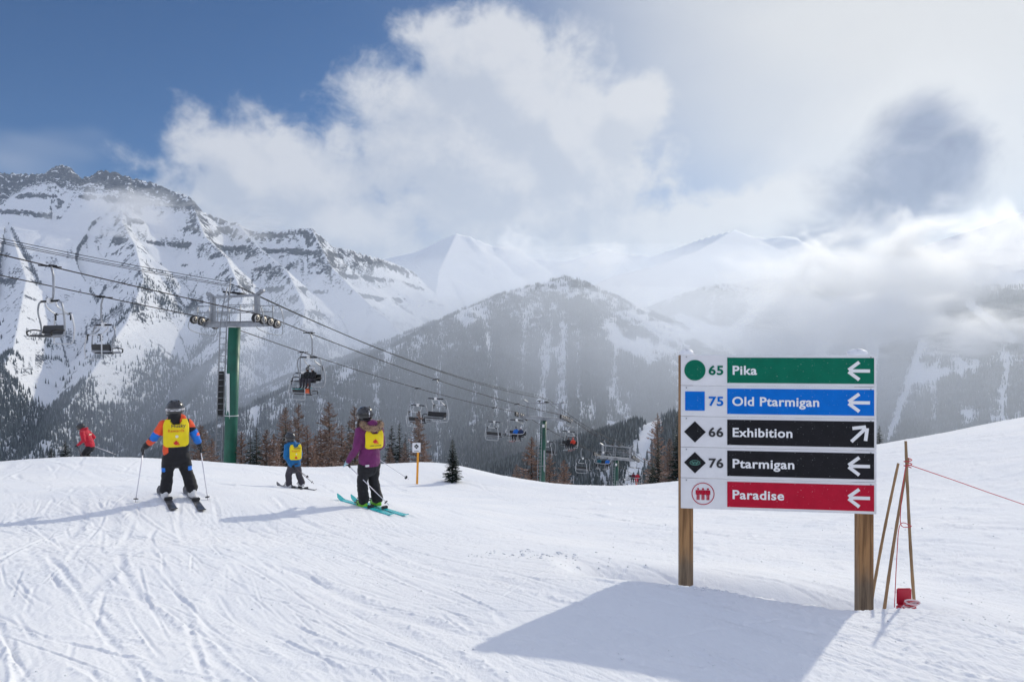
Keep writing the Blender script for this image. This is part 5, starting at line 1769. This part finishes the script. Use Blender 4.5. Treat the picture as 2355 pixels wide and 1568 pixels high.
segs += hand_segs((-.40, .115, .785), (-.44, .17, .755), (.3, .4, -.7), (.75, .2, .4), 2, .92) + hand_segs((.305, .09, .775), (.325, .15, .735), (-.3, .4, -.7), (-.75, .2, .4), 2, .92)
def boy_col(fc, mi):
    mi = mi.copy()
    # sleeves in blocks: orange, blue and black; knee patches
    kn = (np.abs(fc[:, 2] - .45) < .028) & (np.abs(fc[:, 0]) > .15)
    mi[kn & (mi == 1)] = 3
    low = (mi == 0) & (fc[:, 2] < .86) & (np.abs(fc[:, 0]) < .2)
    mi[low & (fc[:, 0] > -.10)] = 2
    sh = (mi == 2) & (fc[:, 0] > .17) & (fc[:, 2] > 1.055)
    mi[sh] = 0
    st = (mi == 3) & (fc[:, 0] > .20) & (fc[:, 1] > .02) & (fc[:, 2] > .86)
    mi[st] = 2
    el = (mi == 3) & (fc[:, 0] > .27) & (np.abs(fc[:, 2] - .945) < .02)
    mi[el] = 0
    und = (mi == 0) & (fc[:, 0] < -.3) & (fc[:, 2] + .35 * fc[:, 0] > .775)
    mi[und] = 2
    return mi
bme = body_mesh('body', segs, .0125, [C_ORANGE, C_BLACK, C_BLACK, C_BLUE, C_SKIN], .010, 1, boy_col)
ob = bpy.data.objects.new('body', bme); col.objects.link(ob); ob.parent = boy
helmet(boy, (-.02, .02, 1.335), .125, 0.0)
bib(boy, -.005, .985, .335, .40, .055, .128, Matrix.Identity(3), (0, 0, 0), [(a, s * .95, x, z + .985, m_) for a, s, x, z, m_ in BIBTXT])
boot(boy, (-.145, .0, .095), (-.12, 1), C_BOOTW); boot(boy, (.215, .0, .095), (-.12, 1), C_BOOTW)
c_ = W3(boy, (-.145, .05, 0)); ski((c_[0], c_[1] + .02, gz(c_[0], c_[1])), WD(boy, (-.16, 1, 0)), 1.30, C_SKI_B, 'black and white ski under the left boot of the boy in orange and blue', width=.10)
c_ = W3(boy, (.215, .05, 0)); ski((c_[0], c_[1] + .02, gz(c_[0], c_[1])), WD(boy, (-.16, 1, 0)), 1.30, C_SKI_B, 'black and white ski under the right boot of the boy in orange and blue', width=.10)
h_ = W3(boy, (-.43, .155, .76)); f_ = W3(boy, (-.53, -.02, 0)); f_[2] = gz(f_[0], f_[1]) - .02
pole(h_, f_, 'white ski pole in the left hand of the boy in orange and blue')
h_ = W3(boy, (.318, .14, .74)); f_ = W3(boy, (.425, .06, 0)); f_[2] = gz(f_[0], f_[1]) - .02
pole(h_, f_, 'white ski pole in the right hand of the boy in orange and blue')

# ---------- woman in plum jacket (turned a little to her left)
x_, d_ = (369.5 - 512) / F * 11.5, 11.5
wom = skier_root('woman skier in plum jacket with fur trimmed hood, short yellow bib and black trousers', (x_, d_, gz(x_, d_)), view_yaw(369.5))
yaw = math.radians(26)
F_ = np.array([-math.sin(yaw), math.cos(yaw), 0]); S_ = np.array([F_[1], -F_[0], 0])
def wl(s, f, z, dx_=0.0): return np.array([0, 0, z]) + S_ * s + F_ * f + np.array([dx_, 0, 0])
segs = [(wl(0, 0, .84, .0), wl(0, .0, 1.06, -.005), .190, .165, 0, S_, .72), (wl(0, .0, 1.06, -.005), wl(0, -.01, 1.26, -.015), .170, .180, 0, S_, .66),
        (wl(0, -.01, 1.27, -.015), wl(0, .0, 1.36, -.03), .165, .085, 0, S_, .70),
        (wl(0, 0, .76), wl(0, 0, .84), .185, .19, 0, S_, .74),
        (wl(0, .0, .70), wl(0, .0, .78), .175, .178, 1, S_, .74),
        (wl(0, 0, 1.34, -.03), wl(0, .015, 1.49, -.06), .066, .064, 0),
        (wl(0, -.09, 1.33, .005), wl(0, -.10, 1.38, .0), .10, .105, 0, S_, .6),
        (wl(-.175, 0, 1.29), wl(-.25, -.03, 1.02), .082, .066, 0), (wl(-.25, -.03, 1.02), wl(-.31, .14, .80), .064, .050, 0),
        (wl(.175, 0, 1.29), wl(.235, .03, 1.03), .082, .066, 0), (wl(.235, .03, 1.03), wl(.20, .25, .86), .064, .050, 0),
        (wl(-.088, .01, .70), wl(-.115, .05, .44), .112, .088, 1), (wl(-.115, .05, .44), wl(-.105, .0, .14), .088, .094, 1),
        (wl(.088, .01, .70), wl(.10, .05, .44), .112, .088, 1), (wl(.10, .05, .44), wl(.145, .0, .13), .088, .094, 1)]
segs += head_segs(wl(0, .03, 1.56, -.065), .118, yaw, 2)
segs += hand_segs(wl(-.31, .145, .795), wl(-.33, .21, .745), F_ * .5 - np.array([0, 0, .6]), S_ * .8 + np.array([0, 0, .3]), 3, .95)
segs += hand_segs(wl(.20, .255, .855), wl(.19, .33, .83), F_ * .5 - np.array([0, 0, .6]), -S_ * .8 + np.array([0, 0, .3]), 3, .95)
bme = body_mesh('body', segs, .013, [C_PURPLE, C_BLACK, C_SKIN, C_GLOVEW], .010, 2)
ob = bpy.data.objects.new('body', bme); col.objects.link(ob); ob.parent = wom
hm = helmet(wom, wl(0, .03, 1.575, -.065), .128, yaw + .25, C_HELM, C_BOOTB)
MB().box(np.asarray(wl(.0, -.105, 1.585, -.05)), (.02, .03, .11), Matrix.Rotation(yaw, 3, 'Z'), bev=.005).build('strap_clip', C_STRAP, hm)
fur = MB()
rgf = random.Random(4)
cen = wl(0, -.085, 1.385, .0)
for k in range(2600):
    a = rgf.uniform(0, 2 * math.pi); b2 = rgf.uniform(0, 2 * math.pi)
    tor = cen + S_ * .165 * math.cos(a) + F_ * .095 * math.sin(a) + np.array([0, 0, .018 * math.cos(a * 2) + .03 * math.sin(a)])
    out_ = unit(S_ * math.cos(a) + F_ * math.sin(a)) * math.cos(b2) + np.array([0, 0, 1.0]) * math.sin(b2)
    p0 = tor + out_ * .026; p1 = tor + out_ * rgf.uniform(.050, .072) + np.array([rgf.uniform(-.02, .02) for _ in range(3)])
    sd = unit(np.cross(out_, (rgf.uniform(-1, 1), rgf.uniform(-1, 1), .3))) * .004
    fur.add([p0 - sd, p0 + sd, p1], [(0, 1, 2)], rgf.choice([0, 0, 1]), False)
fur.tube([cen + S_ * .165 * math.cos(a) + F_ * .095 * math.sin(a) + np.array([0, 0, .018 * math.cos(a * 2) + .03 * math.sin(a)]) for a in np.linspace(0, 2 * math.pi, 25)], .045, 8, cap=False)
fur.build('fur_trim', [C_FUR, mat('pale_fur', (.46, .35, .26), .95, 0, var=.4, vscale=30)], wom)
hr = MB()
for k in range(5):
    hr.tube(smooth_path([wl(-.10 - .008 * k, .02, 1.50, -.04), wl(-.165 - .008 * k, .0, 1.38, -.02), wl(-.185 - .006 * k, -.02, 1.27)]), [.014, .016, .016, .017, .016, .016, .015, .014, .012, .012, .010, .008, .005], 6)
hr.build('hair', C_HAIR, wom)
bib(wom, .04, 1.155, .315, .30, .045, .150, Matrix.Rotation(yaw - .12, 3, 'Z'), (0, 0, 0), [(leaf_shape, .09, .0, 1.13, I_RED), (peak_shape, .055, .025, 1.115, I_OR), ('LAKE LOUISE', .032, .01, 1.045, I_DK)])
sdir = unit((-.60, .80, 0))
boot(wom, wl(-.105, .0, .095), sdir, C_BOOTG); boot(wom, wl(.15, .0, .095), sdir, C_BOOTG)
MB().box(wl(-.12, -.165, .735), (.06, .02, .03), Matrix.Rotation(yaw, 3, 'Z')).build('pocket_tag', C_BOOTW, wom)
c_ = W3(wom, wl(-.105, .0, 0)); ski((c_[0], c_[1], gz(c_[0], c_[1])), WD(wom, sdir), 1.52, C_SKI_T, 'turquoise ski under the left boot of the woman in plum')
c_ = W3(wom, wl(.15, .0, 0)); ski((c_[0], c_[1], gz(c_[0], c_[1])), WD(wom, sdir), 1.52, C_SKI_T, 'turquoise ski under the right boot of the woman in plum')
h_ = W3(wom, wl(-.33, .20, .75)); f_ = h_ + WD(wom, (.70, -.32, -.66)); f_[2] = max(f_[2], gz(f_[0], f_[1]) - .01)
pole(h_, f_, 'white ski pole held low across the legs of the woman in plum')
h_ = W3(wom, wl(.195, .32, .83)); f_ = h_ + WD(wom, (.66, .30, -.52))
pole(h_, f_, 'white ski pole trailing to the right of the woman in plum')

# ---------- child in blue
x_, d_ = (294.5 - 512) / F * 18.5, 18.5
kid = skier_root('child skier in blue jacket with yellow bib and grey trousers', (x_, d_, gz(x_, d_)), view_yaw(294.5))
kid.scale = (1.05, 1.05, 1.14)
yaw = math.radians(16)
F_ = np.array([-math.sin(yaw), math.cos(yaw), 0]); S_ = np.array([F_[1], -F_[0], 0])
segs = [(wl(0, 0, .56), wl(0, .0, .80, -.02), .165, .15, 0, S_, .72), (wl(0, .0, .80, -.02), wl(0, .02, 1.0, -.05), .155, .150, 0, S_, .68), (wl(0, .02, 1.0, -.05), wl(0, .03, 1.06, -.07), .14, .085, 0, S_, .7),
        (wl(0, 0, .50), wl(0, 0, .57), .155, .16, 1, S_, .74), (wl(0, .03, 1.04, -.07), wl(0, .04, 1.14, -.09), .06, .058, 0),
        (wl(-.14, .02, 1.0, -.05), wl(-.20, -.02, .77, -.03), .074, .060, 0), (wl(-.20, -.02, .77, -.03), wl(-.11, -.10, .57), .058, .048, 0),
        (wl(.14, .02, 1.0, -.05), wl(.20, .05, .79, -.03), .074, .060, 0), (wl(.20, .05, .79, -.03), wl(.17, .16, .62), .058, .048, 0),
        (wl(-.08, .01, .50), wl(-.12, .05, .32, -.02), .10, .082, 1), (wl(-.12, .05, .32, -.02), wl(-.12, .0, .12, -.02), .082, .082, 1),
        (wl(.08, .01, .50), wl(.12, .05, .32), .10, .082, 1), (wl(.12, .05, .32), wl(.19, .0, .11), .082, .082, 1)]
segs += head_segs(wl(0, .05, 1.19, -.095), .112, yaw, 3)
segs += hand_segs(wl(-.11, -.10, .565), wl(-.06, -.13, .52), -F_ * .3 - np.array([0, 0, .7]), S_ * .8, 2, .85) + hand_segs(wl(.17, .165, .615), wl(.18, .22, .58), F_ * .5 - np.array([0, 0, .6]), -S_ * .8, 2, .85)
bme = body_mesh('body', segs, .016, [C_TEALBLUE, C_CHAR, C_GLOVE, C_SKIN], .010, 3)
ob = bpy.data.objects.new('body', bme); col.objects.link(ob); ob.parent = kid
helmet(kid, wl(0, .05, 1.205, -.095), .12, yaw + .3, C_HELM, C_BOOTB)
bib(kid, .035, .865, .295, .36, .045, .128, Matrix.Rotation(yaw - .1, 3, 'Z'), (-.025, 0, 0), [(a, s * .85, x, z * .9 + .865, m_) for a, s, x, z, m_ in BIBTXT])
kdir = unit((-.55, .83, 0))
boot(kid, wl(-.12, .0, .09, -.02), kdir, C_BOOTW, .9); boot(kid, wl(.195, .0, .09), kdir, C_BOOTW, .9)
for s_, lab in ((-.13, 'dark ski under the left boot of the child in blue'), (.195, 'dark ski under the right boot of the child in blue')):
    c_ = W3(kid, wl(s_, 0, 0)); ski((c_[0], c_[1], gz(c_[0], c_[1])), WD(kid, kdir), 1.2, C_SKI_B, lab, z_off=-.01)
h_ = W3(kid, wl(-.05, -.135, .52)); pole(h_, h_ + WD(kid, (.36, -.40, -.20)), 'dark ski pole with round basket tucked behind the child in blue', C_POLED)
h_ = W3(kid, wl(-.06, -.125, .53)); f_ = h_ + WD(kid, (.50, -.05, -.42)); pole(h_, f_, 'dark ski pole reaching back to the snow behind the child in blue', C_POLED)

# ---------- skier in red, crouched beyond the crest, moving left
x_, d_ = (87.5 - 512) / F * 26, 26.0
red = skier_root('skier in red jacket and black trousers crouching beyond the crest', (x_, d_, gz(x_, d_)), view_yaw(87.5))
zk = (340.5 - 455.3) / F * 26 - gz(x_, d_)       # height at which the crest hides the legs
yaw = math.radians(62)
F_ = np.array([-math.sin(yaw), math.cos(yaw), 0]); S_ = np.array([F_[1], -F_[0], 0])
dz_ = zk - .42
def rl_(s, f, z): return np.array([0, 0, z + dz_]) + S_ * s + F_ * f
segs = [(rl_(0, -.10, .84), rl_(0, .02, 1.14), .19, .185, 0, S_, .78), (rl_(0, .02, 1.14), rl_(0, .12, 1.34), .19, .175, 0, S_, .72), (rl_(0, .12, 1.34), rl_(0, .17, 1.42), .15, .09, 0, S_, .75),
        (rl_(0, -.12, .74), rl_(0, -.10, .85), .175, .18, 1, S_, .78), (rl_(0, .16, 1.40), rl_(0, .22, 1.48), .065, .062, 0),
        (rl_(0, .08, 1.42), rl_(0, .05, 1.45), .10, .09, 0, S_, .7),
        (rl_(-.19, .10, 1.32), rl_(-.27, .0, 1.05), .085, .07, 0), (rl_(-.27, .0, 1.05), rl_(-.22, .22, .88), .066, .052, 0),
        (rl_(.19, .10, 1.32), rl_(.30, -.08, 1.08), .085, .07, 0), (rl_(.30, -.08, 1.08), rl_(.24, .12, .90), .066, .052, 0),
        (rl_(-.10, -.1, .74), rl_(-.12, .12, .46), .115, .09, 1), (rl_(-.12, .12, .46), rl_(-.12, -.05, .12 - dz_), .09, .09, 1),
        (rl_(.10, -.1, .74), rl_(.12, .12, .46), .115, .09, 1), (rl_(.12, .12, .46), rl_(.12, -.05, .12 - dz_), .09, .09, 1)]
segs += head_segs(rl_(0, .26, 1.53), .118, yaw, 3)
segs += hand_segs(rl_(-.22, .22, .88), rl_(-.2, .29, .84), F_ * .4 - np.array([0, 0, .6]), S_ * .8, 2) + hand_segs(rl_(.24, .12, .90), rl_(.24, .19, .87), F_ * .4 - np.array([0, 0, .6]), -S_ * .8, 2)
bme = body_mesh('body', segs, .018, [C_RED, C_BLACK, C_GLOVE, C_SKIN], .011, 4)
ob = bpy.data.objects.new('body', bme); col.objects.link(ob); ob.parent = red
helmet(red, rl_(0, .26, 1.545), .125, yaw, C_HELM, C_BOOTB)
lg = MB()
for k, (w, z) in enumerate(((.16, .03), (.20, .0), (.12, -.03))): lg.box((0, 0, z), (w, .004, .018))
lg.map(lambda q: tuple(np.asarray(Matrix.Rotation(yaw, 3, 'Z') @ Vector((q[0] + .02, q[1] - .145 + .05, q[2] + 1.22 + dz_)))))
lg.build('back_print', I_WH, red)
rdir = unit((-.85, .5, 0))
for s_, lab in ((-.12, 'ski under the left boot of the skier in red'), (.12, 'ski under the right boot of the skier in red')):
    q = rl_(s_, -.05, .10 - dz_)
    boot(red, q, rdir, C_BOOTB)
    c_ = W3(red, q); ski((c_[0], c_[1], gz(c_[0], c_[1])), WD(red, rdir), 1.65, C_SKI_B, lab)
h_ = W3(red, rl_(.24, .18, .87)); f_ = h_ + WD(red, (.98, -.12, -.50)); pole(h_, f_, 'white ski pole trailing behind the skier in red', C_POLE, .012)
h_ = W3(red, rl_(-.2, .28, .84)); f_ = h_ + WD(red, (.30, -.35, -.65)); pole(h_, f_, 'dark ski pole held against the leg of the skier in red', C_POLED, .010)

# ---------- riders on the chairs: local -y forward, seat level z = 0
def rider(chair, x, jacket, trousers, head_m, gear, label, lean=0.0, seed=0):
    zs = CH_SEAT
    root = empty('person'); tag(root, label, 'person', 'riders on the chairlift')
    mw = Matrix.Translation(chair.location) @ Matrix.Rotation(chair.rotation_euler[2], 4, 'Z')
    root.matrix_basis = mw @ Matrix.Translation((x, -.05, zs + .05))
    l = lean
    X_ = (1, 0, 0)
    segs = [((0, .02, .12), (l * .3, .06, .40), .185, .19, 0, X_, .75), ((l * .3, .06, .40), (l * .6, .04, .55), .19, .14, 0, X_, .72), ((l * .6, .03, .55), (l, .0, .70), .07, .066, 0),
            ((-.19 + l * .5, .05, .52), (-.26 + l * .3, -.08, .28), .085, .07, 0), ((-.26 + l * .3, -.08, .28), (-.14, -.34, .24), .066, .055, 0),
            ((.19 + l * .5, .05, .52), (.26 + l * .3, -.08, .28), .085, .07, 0), ((.26 + l * .3, -.08, .28), (.14, -.34, .24), .066, .055, 0),
            ((-.10, .0, .10), (-.13, -.46, .09), .112, .095, 1), ((-.13, -.46, .09), (-.14, -.42, -.32), .088, .080, 1),
            ((.10, .0, .10), (.13, -.46, .09), .112, .095, 1), ((.13, -.46, .09), (.14, -.42, -.32), .088, .080, 1)]
    segs += head_segs((l, -.02, .78), .115, math.pi, 3)
    segs += hand_segs((-.14, -.34, .24), (-.10, -.41, .25), (.3, -.3, -.6), (.3, .2, .7), 2) + hand_segs((.14, -.34, .24), (.10, -.41, .25), (-.3, -.3, -.6), (-.3, .2, .7), 2)
    me = body_mesh('body', segs, .026, [jacket, trousers, C_GLOVE, C_SKIN], .008, 10 + seed)
    ob_ = bpy.data.objects.new('body', me); col.objects.link(ob_); ob_.parent = root
    helmet(root, (l, .0, .80), .125, math.pi, head_m, C_STRAP)
    for sx in (-1, 1): boot(root, (sx * .14, -.43, -.40), (0, -1), C_BOOTB)
    W_ = root.matrix_basis
    if gear[0] == 'skis':
        for sx, nm in ((-1, 'first'), (1, 'second')):
            q = W_ @ Vector((sx * .15, -.45, -.50))
            d = (W_.to_3x3() @ Vector((.12, -1, 0)))
            o = ski(np.asarray(q), np.asarray(d), 1.6, gear[1], gear[2] % nm, conform=False)
    elif gear[0] == 'board':
        q = W_ @ Vector((.0, -.50, -.52))
        mb = MB()
        rings = []
        R3 = W_.to_3x3()
        tc_ = -unit(np.asarray(q)); dr = unit(tc_ * .9 + np.array([0, 0, -.42])); sd = unit(np.cross(dr, (0, 0, 1.0)))
        nn = unit(np.cross(sd, dr))
        for k in range(17):
            a = k / 16; s = (a - .5) * 1.5
            w = .14 * (1 - .12 * math.cos((a - .5) * math.pi)) * min(1, math.sqrt(max(.03, 1 - max(0, abs(a - .5) - .40) ** 2 / .0105)))
            up = .09 * max(0, abs(a - .5) - .38) ** 1.5 / .041
            c0 = dr * s + nn * up
            rings.append([c0 - sd * w, c0 - sd * w + nn * .012, c0 + sd * w + nn * .012, c0 + sd * w])
        o = mb.loft(rings, smooth=False).build('snowboard', gear[1], None, q)
        tag(o, gear[2], 'snowboard')
    return root
CH_SEAT = SEAT_Z
C_BOARD_O = mat('orange_snowboard', (.85, .16, .06), .35, 0, var=.15, vscale=4)
rider(CHAIRS['c3'], -.12, C_BLACK, C_CHAR, C_HELM, ('skis', C_SKI_T, '%s turquoise ski of the rider in black beside the snowboarder'), 'rider in black with grey helmet, on skis, beside the snowboarder on the lift', .03, 1)
rider(CHAIRS['c3'], .42, C_BLACK, C_CHAR, C_HELMW, ('board', C_BOARD_O, 'orange snowboard hanging from a rider in black on the lift'), 'rider in black with orange snowboard on the lift chair', -.04, 2)
rider(CHAIRS['blue'], -.10, C_BLUE, C_BLACK, C_HELM, ('skis', C_SKI_R, '%s reddish ski of the rider in bright blue with black helmet'), 'rider in bright blue with black helmet on the lift chair', .04, 3)
rider(CHAIRS['blue'], .48, C_NAVY, C_BLACK, C_HELMW, ('skis', C_SKI_B, '%s dark ski of the rider in navy with white helmet'), 'rider in navy with white helmet on the lift chair', -.02, 4)
rider(CHAIRS['red'], -.05, C_BLACK, C_BLACK, C_HELM, ('skis', C_SKI_W, '%s white ski of the rider in black beside the rider in red'), 'rider in black beside the bright red rider on the lift chair', .0, 5)
rider(CHAIRS['red'], .55, mat('bright_red_cloth', (.68, .05, .02), .7, 0, var=.1), C_BLACK, mat('red_helmet', (.55, .05, .03), .4), ('skis', C_SKI_R, '%s red ski of the bright red rider'), 'bright red clad rider on the lift chair', .0, 6)
rider(CHAIRS['teal'], -.58, C_TEAL, C_BLACK, C_HELM, ('skis', C_SKI_B, '%s dark ski of the rider in teal'), 'rider in teal on the lift chair before the farthest tower', .0, 7)
rider(CHAIRS['teal'], .58, C_BLUE, C_BLACK, C_HELM, ('skis', C_SKI_B, '%s dark ski of the rider in blue beside the teal one'), 'rider in blue beside the teal one on the lift', .0, 8)
rider(CHAIRS['dark'], -.2, C_DKRED, C_BLACK, C_HELM, ('skis', C_SKI_B, '%s dark ski of the rider in dark red'), 'rider in dark red on the chair past the farthest tower', .0, 9)
rider(CHAIRS['dark'], .4, C_RED, C_RED, C_HELM, ('board', C_BOARD_O, 'orange snowboard of the rider in red past the farthest tower'), 'rider in red with snowboard on the chair past the farthest tower', .0, 10)

# ------------------------------------------------------------------ air: haze box and drifting cloud
def volume_mat(name, density, color, aniso):
    m_ = bpy.data.materials.new(name); m_.use_nodes = True
    t = NT(m_.node_tree)
    for nd in list(t.n):
        if nd.type == 'BSDF_PRINCIPLED': t.n.remove(nd)
    v = t.node('ShaderNodeVolumePrincipled')
    v.inputs['Color'].default_value = (*color, 1)
    v.inputs['Anisotropy'].default_value = aniso
    t.put(v.inputs['Density'], density if not callable(density) else density(t))
    out = t.n['Material Output']
    t.put(out.inputs['Volume'], v.outputs[0])
    return m_

HAZE_TOP = float(MZ.max()) + 60
hz = MB().box((0, 0, (HAZE_TOP - 700) / 2), (14600, 14600, HAZE_TOP + 700)).build('haze', volume_mat('haze_air', 0.00007, (.72, .85, 1.0), .5))
tag(hz, 'thin pale winter haze filling the valley', 'haze', kind='stuff')

# mist lying in the valley in front of the far hills
for k, (rx, ry, rz_, zc, dn) in enumerate(((1500, 1500, 430, -170, .00022), (1300, 1250, 350, -190, .00034), (1050, 1000, 270, -210, .00085))):
    mist = MB().sphere((0, 0, 0), 1.0, 32, 18).build('valley_mist', volume_mat('valley_mist_air', dn * 2.2, (.86, .91, 1.0), .5), None, (330, 2150, zc))
    mist.scale = (rx, ry, rz_)
    tag(mist, ('thin outer mist over the middle of the valley', 'pale mist of blown snow over the middle of the valley', 'densest low mist on the forest in the middle of the valley')[k], 'mist', kind='stuff')

mist = MB().sphere((0, 0, 0), 1.0, 32, 18).build('valley_mist', volume_mat('far_mist_air', .00042, (.84, .90, 1.0), .5), None, (500, 4250, 80))
mist.scale = (2300, 620, 470)
tag(mist, 'pale mist hanging before the far ridge at the head of the valley', 'mist', kind='stuff')

def cloud(vx, vy, d, radii, dens, seed, nscale=1.6, soft=.5, label=''):
    def density(t):
        tc = t.node('ShaderNodeTexCoord').outputs['Object']
        ln = t.node('ShaderNodeVectorMath', operation='LENGTH'); t.put(ln.inputs[0], tc)
        off = t.node('ShaderNodeVectorMath', operation='ADD'); t.put(off.inputs[0], tc); off.inputs[1].default_value = (seed * 3.1, seed * 1.7, seed * .9)
        nz = t.noise(off.outputs[0], nscale, 6, .62, .9)
        f = t.m('ADD', t.m('MULTIPLY', t.m('SUBTRACT', 1.0, ln.outputs['Value']), 1.1), t.m('MULTIPLY', t.m('SUBTRACT', nz, .5), 3.3))
        edge = t.step(ln.outputs['Value'], 1.0, .82)
        return t.m('MULTIPLY', t.m('MULTIPLY', t.step(f, .28, .28 + soft), edge), dens)
    m_ = volume_mat('cloud_vapour', density, (.995, .997, 1.0), .5)
    o = MB().sphere((0, 0, 0), 1.0, 28, 16).build('cloud', m_, None, VP(vx, vy, d))
    o.scale = radii
    tag(o, label, 'cloud', kind='stuff')
    return o
cloud(2060, 655, 1950, (460, 300, 280), .014, 1, 2.3, .7, 'bright torn cloud hanging in front of the mountain behind the sign')
cloud(1980, 738, 1750, (340, 220, 115), .022, 8, 2.3, .7, 'lower shreds of the torn cloud, reaching down to the sign')
cloud(1800, 650, 2350, (300, 220, 170), .009, 2, 2.3, .8, 'thin cloud streaming left from the torn cloud behind the sign')
cloud(2270, 765, 1500, (200, 150, 75), .016, 3, 2.2, .7, 'low cloud shred at the right end of the forested slope')
cloud(2290, 580, 2100, (260, 200, 190), .009, 9, 2.0, .8, 'pale cloud over the snowy shoulder at the right of the torn cloud')
cloud(290, 485, 2650, (350, 170, 135), .013, 4, 1.9, .9, 'thin cloud veil clinging below the rocky summit')
cloud(560, 520, 3000, (300, 170, 120), .007, 10, 1.9, 1.0, 'faint cloud drifting off the right shoulder of the rocky mountain')
cloud(1190, 585, 4300, (300, 250, 260), .006, 5, 2.0, .9, 'thin cloud wisp in front of the far ridge')
cloud(1370, 598, 3400, (250, 200, 130), .007, 6, 2.1, .9, 'thin cloud wisp above the crown of the forested hill')
